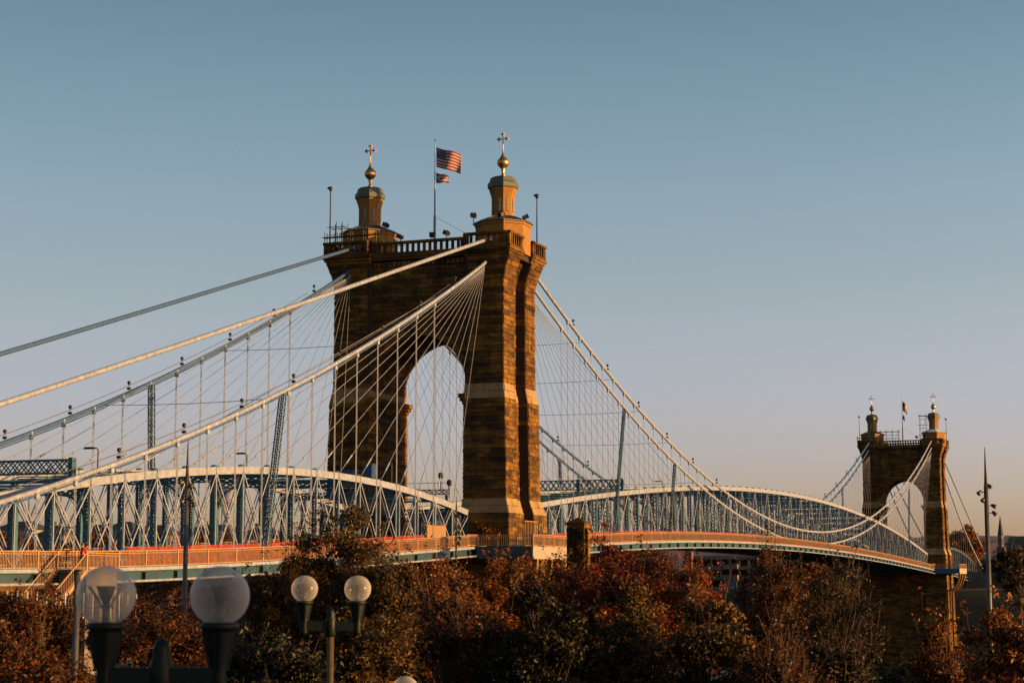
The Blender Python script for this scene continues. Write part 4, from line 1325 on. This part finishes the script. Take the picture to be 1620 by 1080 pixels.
# stone abutment behind the stairs
root = thing('abutment_wall', 'lit stone wall under the walkway at the far left', 'wall', (9, -100, -8))
for j in range(9):
    for i in range(10):
        mb = MB(); y = -108 + i * 2.1 + (j % 2) * .9; mb.box(8.2, 8.9, y, y + 2.07, -6 + j * .62, -6 + j * .62 + .6); mb.build('stone', M['stone'], root)
mb = MB(); mb.box(-8, 8.15, -109, -86.1, -8, -.45); mb.build('wall_core', M['mortar'], root)
# pylon
px_, py_ = 22.9, -16.6
root = thing('stone_pylon', 'ivy clad square stone pylon with pyramid cap right of the near tower', 'pylon', (px_, py_, -14))
r_ = random.Random(3)
mb = MB(); mb.box(px_ - .85, px_ + .85, py_ - .85, py_ + .85, -16, 5.3); mb.build('wall_core', M['mortar'], root)
for j in range(17):
    z = -4.9 + j * .6
    for (sx, sy) in ((1, 0), (-1, 0), (0, 1), (0, -1)):
        cut = .3 if j % 2 else -.25
        for (a, b_) in ((-.9, cut - .012), (cut + .012, .9)):
            p_ = .9 + r_.uniform(0, .035)
            mb = MB()
            if sx: mb.box(*sorted((px_ + sx * p_, px_ + sx * .8)), py_ + a, py_ + b_, z + .012, z + .588)
            else: mb.box(px_ + a, px_ + b_, *sorted((py_ + sy * p_, py_ + sy * .8)), z + .012, z + .588)
            mb.build('stone', M['stone'], root)
mb = MB(); mb.box(px_ - 1.02, px_ + 1.02, py_ - 1.02, py_ + 1.02, 5.3, 5.52)
mb.add([(px_ - .98, py_ - .98, 5.525), (px_ + .98, py_ - .98, 5.525), (px_ + .98, py_ + .98, 5.525), (px_ - .98, py_ + .98, 5.525), (px_, py_, 6.1)], [(3, 2, 1, 0), (0, 1, 4), (1, 2, 4), (2, 3, 4), (3, 0, 4)])
mb.build('cap', M['stone'], root)
PYLON = root
root = thing('wooden_fence', 'dark fence with pale pickets in the shade below the stairs', 'fence', (13, -94, -3))
mb = MB(); mb.bar((12, -99, -1.2), (14, -84, -1.5), .06, .1); mb.bar((12, -99, -1.9), (14, -84, -2.2), .06, .1); mb.build('rail', M['bark'], root)
for k in range(52):
    t_ = k / 51; p = Vector((12, -99, -2.6)).lerp(Vector((14, -84, -2.9)), t_)
    mb = MB(); mb.box(p.x + .04, p.x + .07, p.y - .07, p.y + .07, p.z, p.z + 1.7); mb.build('picket', M['cream'] if k % 3 == 0 else M['bark'], root)

# ------------------------------------------------------------------ people
def skin_mesh(name, joints, edges, mat, parent, sub=2):
    me = bpy.data.meshes.new(name)
    off = Vector((0, 0, 0)); p = parent
    while p is not None: off += p.location; p = p.parent
    me.from_pydata([tuple(Vector(j[0]) - off) for j in joints], edges, []); me.update()
    me.materials.append(mat)
    o = bpy.data.objects.new(name, me); COL.objects.link(o); o.parent = parent
    md = o.modifiers.new('skin', 'SKIN'); md.use_smooth_shade = True
    for i, j in enumerate(joints):
        me.skin_vertices[0].data[i].radius = (j[1], j[1]) if not isinstance(j[1], tuple) else j[1]
    me.skin_vertices[0].data[0].use_root = True
    ss = o.modifiers.new('sub', 'SUBSURF'); ss.levels = sub; ss.render_levels = sub
    return o
def person(loc, ang, arms, label, jacket, trousers, hair, lean=0.0, longhair=False):
    root = thing('person', label, 'person', loc)
    c, s = math.cos(ang), math.sin(ang)
    def W_(f, l, z):                 # forward, left, up
        f2 = f + lean * max(0, z - .9)
        return Vector(loc) + Vector((c * f2 - s * l, s * f2 + c * l, z))
    body = [(W_(0, 0, .95), .13), (W_(0, 0, 1.15), .12), (W_(0, 0, 1.36), .13), (W_(0, 0, 1.48), .06), (W_(.01, 0, 1.56), .055), (W_(.02, 0, 1.66), .095), (W_(.01, 0, 1.73), .085)]
    ed = [(0, 1), (1, 2), (2, 3), (3, 4), (4, 5), (5, 6)]
    sl = []
    for sd in (1, -1):
        k = len(body)
        body += [(W_(0, sd * .17, 1.4), .055)] + [(W_(*arms[sd][i]), (.042, .034, .03)[i]) for i in range(3)]
        ed += [(2, k), (k, k + 1), (k + 1, k + 2), (k + 2, k + 3)]
        k = len(body)
        body += [(W_(0, sd * .09, .88), .085), (W_(.02, sd * .1, .48), .055), (W_(0, sd * .1, .09), .04), (W_(.14, sd * .11, .04), .035)]
        ed += [(0, k), (k, k + 1), (k + 1, k + 2), (k + 2, k + 3)]
    skin_mesh('body', body, ed, M['skin'], root)
    jk = [(W_(0, 0, .88), .165), (W_(0, 0, 1.12), .16), (W_(0, 0, 1.36), .165), (W_(0, 0, 1.49), .09)]; je = [(0, 1), (1, 2), (2, 3)]
    for sd in (1, -1):
        k = len(jk); jk += [(W_(0, sd * .18, 1.4), .08), (W_(*arms[sd][0]), .066), (W_(*[arms[sd][0][i] * .15 + arms[sd][1][i] * .85 for i in range(3)]), .05)]
        je += [(2, k), (k, k + 1), (k + 1, k + 2)]
    skin_mesh('jacket', jk, je, jacket, root)
    tr = [(W_(0, 0, .9), .145)]; te = []
    for sd in (1, -1):
        k = len(tr); tr += [(W_(0, sd * .09, .84), .1), (W_(.02, sd * .1, .48), .075), (W_(0, sd * .1, .14), .06)]; te += [(0, k), (k, k + 1), (k + 1, k + 2)]
    skin_mesh('trousers', tr, te, trousers, root)
    hp = W_(-.015, 0, 1.70); mb = MB()
    mb.lathe(hp, [(.02, .125), (.07, .115), (.105, .06), (.118, 0), (.11, -.06), (.06, -.08 if not longhair else -.3), (.01, -.09 if not longhair else -.33)][::-1], 12)
    mb.build('hair', hair, root, True)
    fc = W_(.105, 0, 1.66)
    mb = MB(); mb.lathe(fc, [(.004, -.02), (.02, -.012), (.012, .02), (.004, .035)], 6); mb.build('nose', M['skin'], root, True)
    for sd in (1, -1):
        e_ = W_(.1, sd * .035, 1.685); mb = MB(); mb.lathe(e_, [(.003, -.01), (.013, 0), (.003, .01)], 6); mb.build('eye', M['darkcloth'], root, True)
        hnd = W_(*arms[sd][2]); d = (W_(*arms[sd][2]) - W_(*arms[sd][1])).normalized()
        up_ = Vector((0, 0, 1)); sdv = d.cross(up_) if abs(d.z) < .9 else Vector((c, s, 0)); sdv.normalize()
        jn = [(hnd, .03), (hnd + d * .06, .035)]; je_ = [(0, 1)]
        for q_ in range(4):
            jn.append((hnd + d * (.14 + .015 * (q_ in (1, 2))) + sdv * (.03 - .02 * q_), .008)); je_.append((1, len(jn) - 1))
        jn.append((hnd + d * .07 + sdv * .06, .01)); je_.append((0, len(jn) - 1))
        skin_mesh('hand', jn, je_, M['skin'], root, 1)
    return root
zw = deck_z(-84.6) + 0.0
person((9.9, -84.4, zw), R(60), {1: [(.12, .25, 1.22), (.38, .2, 1.5), (.5, .12, 1.62)], -1: [(.12, -.25, 1.25), (.38, -.2, 1.5), (.5, -.1, 1.62)]},
       'person in a red jacket with both arms raised on the landing at the left', M['redjacket'], M['darkcloth'], M['hair'])
zw = deck_z(-77.8)
person((8.15, -77.6, zw), R(200), {1: [(.1, .22, 1.15), (.4, .22, 1.12), (.6, .15, 1.15)], -1: [(.1, -.22, 1.15), (.4, -.22, 1.1), (.6, -.12, 1.14)]},
       'person with long red brown hair in dark clothes leaning on the walkway railing', M['darkcloth'], M['browncloth'], M['hair'], .15, True)

# ------------------------------------------------------------------ far bank and background
def facade_windows(root, x0, x1, y, z0, z1, nx, nz, face=-1):
    for i in range(nx):
        for j in range(nz):
            w = (x1 - x0) / nx; h = (z1 - z0) / nz
            a = x0 + w * (i + .28); b_ = x0 + w * (i + .72); c_ = z0 + h * (j + .3); d_ = z0 + h * (j + .8)
            mb = MB(); mb.box(a - .12, b_ + .12, y - .12, y + .05, c_ - .12, d_ + .12); f_ = mb.build('window', M['cream'], root)
            mb = MB(); mb.box(a, b_, y - .16, y - .121, c_, d_); mb.build('pane', M['window'], f_)
def house(px, py_top, d, w, h, wallm, label, nx=3, nz=2, roof='hip', dep=10, roofm='slate'):
    p = at(px, py_top, d); x, y = p.x, p.y; zt = p.z
    root = thing('building', label, 'building', (x, y, zt - h), 'buildings on the far hillside')
    mb = MB(); mb.box(x - w / 2, x + w / 2, y, y + dep, zt - h - 12, zt); mb.build('wall', wallm, root)
    if roof == 'hip':
        rh = min(w, dep) * .3; e = .5; mb = MB()
        mb.add([(x - w / 2 - e, y - e, zt), (x + w / 2 + e, y - e, zt), (x + w / 2 + e, y + dep + e, zt), (x - w / 2 - e, y + dep + e, zt), (x - w / 2 + dep * .4, y + dep / 2, zt + rh), (x + w / 2 - dep * .4, y + dep / 2, zt + rh)],
               [(3, 2, 1, 0), (0, 1, 5, 4), (2, 3, 4, 5), (1, 2, 5), (3, 0, 4)])
        rf = mb.build('roof', M[roofm], root)
        mb = MB(); mb.box(x - w * .2, x - w * .2 + .8, y + dep / 2 - .4, y + dep / 2 + .4, zt + rh * .5, zt + rh + 1.2); mb.build('chimney', M['brick'], rf)
    else:
        mb = MB(); mb.box(x - w / 2 - .3, x + w / 2 + .3, y - .3, y + dep + .3, zt, zt + .7); mb.build('parapet', M['greycon'], root)
    facade_windows(root, x - w / 2, x + w / 2, y, zt - h, zt - .3, nx, nz)
hm = [M['cream'], M['brick'], M['greycon'], M['ochre'], M['cream'], M['brick']]
hs_ = [(22, 838, 620, 16, 9, 0, 'pale house seen between the truss posts at the far left', 4, 2), (78, 846, 560, 10, 7, 2, 'small grey house seen behind the red jacketed person', 3, 2),
       (128, 842, 700, 22, 11, 3, 'ochre house seen through the truss above the brown haired person', 5, 3), (186, 838, 640, 12, 10, 0, 'cream house seen through the truss below the left lattice mast', 3, 3),
       (232, 846, 540, 14, 8, 1, 'brick house seen through the truss between the left mast and grey pole', 4, 2), (330, 842, 680, 20, 10, 2, 'grey house just right of the slender grey mast', 5, 2),
       (405, 848, 600, 14, 8, 4, 'cream house seen below the water tower through the truss', 4, 2), (640, 845, 560, 18, 9, 1, 'brick house seen through the truss left of the near tower', 5, 2),
       (672, 812, 640, 26, 18, 0, 'tall pale block seen through the truss end beside the near tower', 6, 5)]
for (px, py, d, w, h, mi, lab, nx, nz) in hs_:
    house(px, py, d, w, h, hm[mi], lab, nx, nz, 'hip' if h < 15 else 'flat')
# water tower
p = at(362, 775, 1100); sc = 1100 / 3000
root = thing('water_tower', 'pale bulb shaped water tower on the hill behind the side span', 'water tower', (p.x, p.y, p.z - 40))
mb = MB(); mb.lathe((p.x, p.y, p.z), [(.3, 0), (2.5, -.5), (4.6, -2.5), (5.2, -5), (4.6, -7.6), (2.6, -9.8), (1.3, -11), (1.0, -12)], 24); mb.build('tank', M['cream'], root, True)
mb = MB(); mb.lathe((p.x, p.y, p.z), [(1.2, -12), (1.0, -14), (1.0, -50)], 16); mb.build('stem', M['cream'], root, True)
for k in range(4):
    a = k * math.pi / 2 + .5; mb = MB(); mb.tube([(p.x + 4.7 * math.cos(a), p.y + 4.7 * math.sin(a), p.z - 6.5), (p.x + 6.5 * math.cos(a), p.y + 6.5 * math.sin(a), p.z - 50)], .3, 6); mb.build('leg', M['cream'], root)

# parking structure on the far bank
p0 = at(1066, 874, 640); p1 = at(1196, 874, 640)
x0, x1, y0 = p0.x, p1.x, p0.y + 12
root = thing('parking_garage', 'grey concrete parking garage with open decks under the main span', 'parking garage', ((x0 + x1) / 2, y0, -6))
sc = 640 / 3000
for j in range(5):
    zt = at(1130, 878, 640).z - j * 16.5 * sc
    mb = MB(); mb.box(x0, x1, y0 - .3, y0, zt - 1.05, zt); mb.build('parapet_beam', M['greycon'], root)
    mb = MB(); mb.box(x0, x1, y0 + .01, y0 + 30, zt - 1.3, zt - .9); mb.build('deck_slab', M['greycon'], root)
    for i in range(9):
        x = x0 + (x1 - x0) * i / 8; mb = MB(); mb.box(x - .3, x + .3, y0 + .02, y0 + .6, zt - 3.5, zt - 1.31); mb.build('column', M['greycon'], root)
xs0 = x0 + (x1 - x0) * .56; xs1 = x0 + (x1 - x0) * .75; zt = at(1130, 892, 640).z
mb = MB(); mb.box(xs0, xs1, y0 - 2.5, y0 - .35, zt - 16, zt - 9.3); mb.box(xs0, xs1, y0 - 2.5, y0 - .35, zt - 1.6, zt); mb.box(xs0, xs1, y0 - 2.5, y0 - .35, zt - 5.6, zt - 3.6); mb.build('stair_tower', M['greycon'], root)
for k in range(8):
    x = xs0 + (xs1 - xs0) * (k + .5) / 8; mb = MB(); mb.box(x - .1, x + .1, y0 - 2.4, y0 - 2.2, zt - 9.2, zt - 5.7); mb.build('bar', M['cream'], root)
mb = MB(); mb.box(x0 + 1.4, x0 + 3.6, y0 - 3, y0 - .4, -14, at(1080, 866, 640).z); mb.build('service_shaft', M['brick'], root)
mb = MB(); mb.box(x0, x1, y0 + 8, y0 + 8.3, -14, at(1080, 884, 640).z); mb.build('inner_wall', M['slate'], root)

# church on the right
p = at(1582, 815, 820); sc = 820 / 3000
x, y, zt = p.x, p.y, p.z
root = thing('church', 'church with a slim dark spire and long slate roof at the right edge', 'church', (x, y, 0))
q = math.pi / 8
mb = MB(); mb.lathe((x, y, 0), [(1.35, zt - 8.5), (.75, zt - 4.5), (.05, zt)], 8, q); mb.build('spire', M['slate'], root)
mb = MB(); mb.lathe((x, y, 0), [(1.25, zt - 13.5), (1.25, zt - 9.2), (1.5, zt - 9.1), (1.5, zt - 8.7), (1.1, zt - 8.5)], 8, q); mb.build('belfry', M['greycon'], root)
for k in range(8):
    a = k * math.pi / 4; c_, s_ = math.cos(a), math.sin(a)
    mb = MB(); mb.bar((x + 1.16 * c_, y + 1.16 * s_, zt - 12.6), (x + 1.16 * c_, y + 1.16 * s_, zt - 9.8), .34, .12, (c_, s_, 0)); mb.build('belfry_opening', M['dark'], root)
mb = MB(); mb.box(x - 1.7, x + 1.7, y - 1.7, y + 1.7, -4, zt - 13.5); mb.build('tower_wall', M['brick'], root)
zr = at(1600, 848, 820).z
mb = MB(); mb.box(x + 2.2, x + 30, y + 2, y + 14, -4, zr - 5); mb.build('nave_wall', M['brick'], root)
mb = MB(); mb.hexa([(x + 2, y + 1.6, zr - 5), (x + 30.3, y + 1.6, zr - 5), (x + 30.3, y + 14.4, zr - 5), (x + 2, y + 14.4, zr - 5), (x + 2.6, y + 7.6, zr), (x + 29.7, y + 7.6, zr), (x + 29.7, y + 8.4, zr), (x + 2.6, y + 8.4, zr)]); mb.build('roof', M['slate'], root)
for k in range(5):
    mb = MB(); mb.box(x + 4.5 + k * 5, x + 6.1 + k * 5, y + 1.9, y + 1.99, 2, zr - 6.5); mb.build('window', M['window'], root)
# concrete flood wall and low building beyond the distant tower
p = at(1575, 905, 560)
root = thing('flood_wall', 'long grey concrete flood wall behind the floodlight mast', 'wall', (p.x, p.y, -6))
for k in range(11):
    mb = MB(); x = p.x - 12 + k * 3.4; mb.box(x, x + 3.34, p.y, p.y + .5, -20, p.z + .25 * math.sin(k)); mb.build('wall_panel', M['greycon'], root)
for k in range(12):
    mb = MB(); x = p.x - 12.2 + k * 3.4; mb.box(x, x + .4, p.y - .3, p.y - .01, -20, p.z + .5); mb.build('pilaster', M['greycon'], root)
house(1524, 872, 660, 9, 9, M['slate'], 'dark low building just right of the distant tower', 4, 2, 'flat')
house(1543, 886, 600, 12, 8, M['brick'], 'dark brick building under the orange tree by the flood wall', 4, 2, 'flat')

# ------------------------------------------------------------------ trees
PAL = {
 'olive': [(0.0, (0.0043, 0.0043, 0.0008)), (0.35, (0.0253, 0.0176, 0.0029)), (0.7, (0.1255, 0.0615, 0.0075)), (1.0, (0.2213, 0.1045, 0.0124))],
 'amber': [(0.0, (0.0116, 0.0043, 0.0007)), (0.35, (0.0675, 0.0218, 0.0023)), (0.7, (0.2213, 0.0707, 0.0058)), (1.0, (0.2951, 0.1168, 0.0100))],
 'red': [(0.0, (0.0093, 0.0027, 0.0007)), (0.35, (0.0590, 0.0123, 0.0020)), (0.7, (0.2065, 0.0382, 0.0052)), (1.0, (0.2434, 0.0738, 0.0058))],
 'rust': [(0.0, (0.0055, 0.0022, 0.0006)), (0.4, (0.0296, 0.0101, 0.0018)), (0.75, (0.1151, 0.0353, 0.0042)), (1.0, (0.1496, 0.0605, 0.0058))],
 'green': [(0.0, (0.0018, 0.0025, 0.0006)), (0.5, (0.0092, 0.0098, 0.0021)), (0.85, (0.0403, 0.0303, 0.0050)), (1.0, (0.0979, 0.0504, 0.0067))],
}
LM = {k: leaf_mat(k + '_leaves', v) for k, v in PAL.items()}
def leaves_mesh(name, cent, size, mat, parent, loc, seed, aspect=0.5, droop=0.5):
    """cent: (n,3) leaf centres in world space; each leaf a folded pointed blade of 4 triangles"""
    g = np.random.default_rng(seed); n = len(cent)
    d = g.normal(size=(n, 3)); d[:, 2] = d[:, 2] * 0.6 - droop; d /= np.linalg.norm(d, axis=1, keepdims=True)
    r = g.normal(size=(n, 3)); s = np.cross(d, r); s /= np.linalg.norm(s, axis=1, keepdims=True) + 1e-9
    nn = np.cross(d, s)
    L = size * (0.45 + 0.95 * g.random((n, 1)) ** 1.3); W = L * aspect * 0.5
    tip = cent + d * L * .5; base = cent - d * L * .5; mid = cent + nn * L * .05 - d * L * .08
    l_ = mid + s * W + nn * L * .08; r2 = mid - s * W + nn * L * .08
    v = np.stack([base, l_, tip, r2], 1).reshape(-1, 3) - np.array(loc)
    idx = np.arange(n)[:, None] * 4
    f = np.concatenate([idx + [0, 1, 2], idx + [0, 2, 3]], 1).reshape(-1)
    me = bpy.data.meshes.new(name)
    me.vertices.add(len(v)); me.vertices.foreach_set('co', v.reshape(-1))
    me.loops.add(len(f)); me.loops.foreach_set('vertex_index', f.astype(np.int32))
    me.polygons.add(2 * n); me.polygons.foreach_set('loop_start', np.arange(2 * n, dtype=np.int32) * 3)
    me.polygons.foreach_set('loop_total', np.full(2 * n, 3, dtype=np.int32))
    me.materials.append(mat); me.update(calc_edges=True)
    o = bpy.data.objects.new(name, me); COL.objects.link(o); o.parent = parent
    return o
TREES = []
def tree(px, top, d, wpx, hpx, pal, label, n=12000, leaf=0.14, seed=0, bare=0.0,  kind='autumn_tree', cat='tree', grp='autumn trees below the bridge', clumps=70, shell=0.62, trunk_r=0.16, pos=None):
    c = Vector(pos) if pos else at(px, top + hpx / 2, d); sc = d / 3000
    rx, rz = wpx / 2 * sc, hpx / 2 * sc; ry = rx * .85
    gz = min(ground_z(c.x, c.y), c.z - rz * .9) - .2
    loc = (c.x, c.y, gz)
    root = thing(kind, label, cat, loc, grp)
    g = np.random.default_rng(seed + 100); cc = np.array(c)
    # clump centres, more of them near the outer shell
    u = g.normal(size=(clumps, 3)); u /= np.linalg.norm(u, axis=1, keepdims=True)
    rad = shell + (1 - shell) * g.uniform(0, 1, (clumps, 1)) ** .7
    rad *= g.uniform(0.75, 1.08, (clumps, 1))
    inner = g.random((clumps, 1)) < .25; rad = np.where(inner, rad * .5, rad)
    cl = cc + u * rad * [rx, ry, rz]
    # trunk, limbs and twigs
    tm = MB(); top_ = Vector((c.x, c.y, c.z - rz * .35))
    ln = [Vector((c.x, c.y, gz)), Vector((c.x + .15, c.y, (gz + top_.z) / 2)), top_, Vector((c.x, c.y + .1, c.z + rz * .4))]
    tm.tube(ln, [trunk_r * 1.5, trunk_r * 1.1, trunk_r * .8, trunk_r * .25], 8)
    tm.build('trunk', M['bark'], root, True)
    lm = MB(); pts_tw = []
    for i in range(clumps):
        q_ = Vector(cl[i]); st = top_.lerp(ln[3], g.uniform(-.4, .8)); mid = st.lerp(q_, .5) + Vector((0, 0, -.12 * (q_ - st).length + g.normal() * .15))
        lm.tube([st, mid, q_], [trunk_r * .32, trunk_r * .16, .012], 5, cap=False)
        for k in range(5 if bare < .3 else 11):
            e = q_ + Vector(g.normal(size=3) * np.array([rx, ry, rz]) * .19 + np.array([0, 0, .07 * rz * (bare > .3)])); s_ = mid.lerp(q_, g.uniform(.2, 1))
            lm.tube([s_, s_.lerp(e, .5) + Vector(g.normal(size=3) * .05), e], [.018, .012, .006], 4, cap=False)
            pts_tw.append(e)
    tag(lm.build('branches', M['bark'] if bare < .3 else M['twig'], root), kind='stuff')
    # leaves round the clumps
    per = g.multinomial(n, g.dirichlet(np.full(clumps, 3.0)))
    L = []
    for i in range(clumps):
        k = per[i]; sg = g.uniform(.085, .15) * (60 / clumps) ** .33
        dv = g.normal(size=(k, 3)); dv /= np.linalg.norm(dv, axis=1, keepdims=True)
        dv *= (g.random((k, 1)) ** .45) * 2.0; rr_ = (rx * ry * rz) ** (1 / 3)
        p_ = cl[i] + dv * rr_ * sg * [1, 1, .8]
        L.append(p_)
    tw = np.array([tuple(p_) for p_ in pts_tw]); m_ = len(tw)
    extra = tw[g.integers(0, m_, n // 5)] + g.normal(size=(n // 5, 3)) * .12
    L.append(extra); P = np.concatenate(L)
    keep = g.random(len(P)) > bare * .8
    leaves_mesh('crown', P[keep], leaf, LM[pal], root, loc, seed)
    return root
sd = 1
def T_(*a, **k):
    global sd
    sd += 1
    return tree(*a, seed=sd, **k)
# back row, close to the bridge
T_(60, 915, 88, 190, 200, 'rust', 'rust brown tree filling the lower left corner behind the large lamp', n=22000, leaf=.18)
T_(250, 940, 92, 220, 200, 'rust', 'dim rusty tree between the two large globes', n=20000, leaf=.18)
T_(522, 812, 96, 205, 300, 'olive', 'tall olive and gold tree rising in front of the side span', n=42000, leaf=.18, clumps=100)
T_(440, 880, 94, 170, 230, 'olive', 'dark olive tree left of the tall gold one', n=22000, leaf=.165)
T_(600, 860, 92, 170, 240, 'olive', 'golden olive tree right of the tall one, under the truss', n=24000, leaf=.165)
T_(695, 868, 96, 170, 220, 'amber', 'amber tree below the railing left of the near tower', n=24000, leaf=.165)
T_(795, 866, 100, 150, 220, 'amber', 'orange brown tree directly below the near tower', n=22000, leaf=.165)
T_(880, 872, 104, 140, 220, 'olive', 'green and gold tree below the stone pylon', n=18000, leaf=.165)
T_(965, 846, 100, 190, 250, 'red', 'deep red tree right of the stone pylon', n=30000, leaf=.18, clumps=100)
T_(1075, 880, 98, 150, 220, 'red', 'scarlet tree under the left part of the main span', n=22000, leaf=.165)
T_(1222, 862, 104, 130, 260, 'rust', 'half bare rusty tree with pale twigs under the main span', n=20000, leaf=.18, bare=.45)
T_(1325, 878, 100, 150, 240, 'green', 'dark green brown tree under the right part of the main span', n=14000, leaf=.165, bare=.45)
# front row
T_(0, 0, 30, 800, 900, 'olive', 'leafy park tree beyond the right edge that shades the large lamp', n=9000, leaf=.3, pos=(101, -183.2, .5))  # never in view, added to cast shade on the large lamp
T_(30, 985, 52, 260, 260, 'rust', 'brown tree at the bottom left corner nearest the camera', n=18000, leaf=.165)
T_(430, 985, 54, 260, 260, 'green', 'dark green tree between the large and small globe lamps', n=18000, leaf=.165)
T_(575, 950, 58, 190, 300, 'olive', 'gold tinged tree right behind the small twin lamp', n=22000, leaf=.165)
T_(715, 915, 60, 190, 300, 'rust', 'twiggy orange tree with bare branches in the lower middle', n=15000, leaf=.165, bare=.45)
T_(850, 935, 58, 200, 300, 'green', 'dark green tree in the lower middle', n=26000, leaf=.165)
T_(1000, 925, 60, 190, 300, 'olive', 'dark olive tree right of the lower middle', n=22000, leaf=.165)
T_(1110, 930, 58, 180, 300, 'olive', 'yellow flecked tree before the garage gap', n=22000, leaf=.165)
T_(1240, 985, 56, 170, 240, 'rust', 'sparse rusty tree below the garage gap', n=9000, leaf=.13, bare=.45)
T_(1330, 1015, 60, 110, 180, 'green', 'dark low tree in front of the distant tower pier', n=8000, leaf=.165, bare=.35)
T_(1425, 1052, 64, 110, 120, 'green', 'lowest dark shrub below the distant tower', n=7000, leaf=.16, bare=.2, kind='shrub', cat='shrub')
T_(1497, 968, 66, 120, 250, 'amber', 'sparse orange leaved tree left of the floodlight mast base', n=10000, leaf=.17, bare=.3)
T_(1598, 945, 62, 150, 300, 'amber', 'bright orange tree in the lower right corner', n=15000, leaf=.19, bare=.1)
T_(1612, 845, 70, 50, 130, 'olive', 'thin yellow green branch tips at the right edge', n=900, leaf=.19, bare=.2, clumps=16, trunk_r=.06)
# far trees
T_(1525, 832, 600, 70, 70, 'amber', 'orange tree behind the distant tower, left of the floodlight mast', n=26000, leaf=.6, clumps=60, trunk_r=.4, grp='trees beyond the river')

T_(1600, 868, 560, 90, 60, 'green', 'broad dark tree in front of the church', n=22000, leaf=.5, clumps=60, trunk_r=.4, grp='trees beyond the river')
T_(1568, 885, 600, 50, 50, 'green', 'small dark tree under the church spire', n=10000, leaf=.5, clumps=30, trunk_r=.4, grp='trees beyond the river')
g = np.random.default_rng(5)
P = []
for k in range(235):
    px = g.uniform(-120, 1560) if k < 195 else g.uniform(900, 1052); d = g.uniform(380, 620)
    if 1050 < px < 1200 or px > 1335: continue
    c = at(px, g.uniform(838, 880) if px < 850 else (g.uniform(862, 895) if px < 1200 else g.uniform(884, 905)), d); r_ = g.uniform(3, 6)
    u = g.normal(size=(1300, 3)); u /= np.linalg.norm(u, axis=1, keepdims=True)
    P.append(np.array(c) + u * g.uniform(.6, 1.05, (1300, 1)) * [r_, r_, r_ * .8] + [0, 0, -r_ * .8])
    P.append(np.array(c) + g.normal(size=(500, 3)) * [r_ * .7, r_ * .7, r_] + [0, 0, -r_ * 2.2])
o = leaves_mesh('distant_woodland', np.concatenate(P), .62, LM['rust'], None, (0, 0, 0), 77, .8, .2)
tag(o, 'brown autumn woodland massed along the far river bank', 'woodland', None, 'stuff')
# ivy on the pylon
n = 2600; g = np.random.default_rng(9)
ang = g.integers(0, 2, n); zz_ = -4 + 9.0 * g.random(n) ** .6
cov = np.abs(np.sin(zz_ * 1.3)) * .5 + .3
px2 = np.where(ang == 0, px_ + (g.random(n) - .5) * 1.8, px_ + .97); py2 = np.where(ang == 0, py_ - .97, py_ + (g.random(n) - .5) * 1.8 * .5 - .4)
tag(leaves_mesh('ivy', np.stack([px2, py2, zz_], 1), .2, LM['green'], PYLON, (px_, py_, -14), 3, .8), kind='stuff')
# small plants growing from the tower wall
for (x, z, lab, sd_) in ((8.1, 5.6, 'small golden plant sprouting from the near tower base, upper one', 1), (9.3, 4.9, 'small golden plant sprouting from the near tower base, lower right one', 2)):
    root = thing('wall_plant', lab, 'plant', (x, -6.1, z), 'plants on the tower base')
    g = np.random.default_rng(sd_)
    leaves_mesh('leaves', np.array([x, -6.35, z]) + g.normal(size=(160, 3)) * [.4, .16, .3], .22, LM['amber'], root, (x, -6.1, z), sd_, .7)
    mb = MB(); mb.tube([(x, -5.9, z - .3), (x, -6.35, z)], .03, 5); mb.build('stem', M['bark'], root)
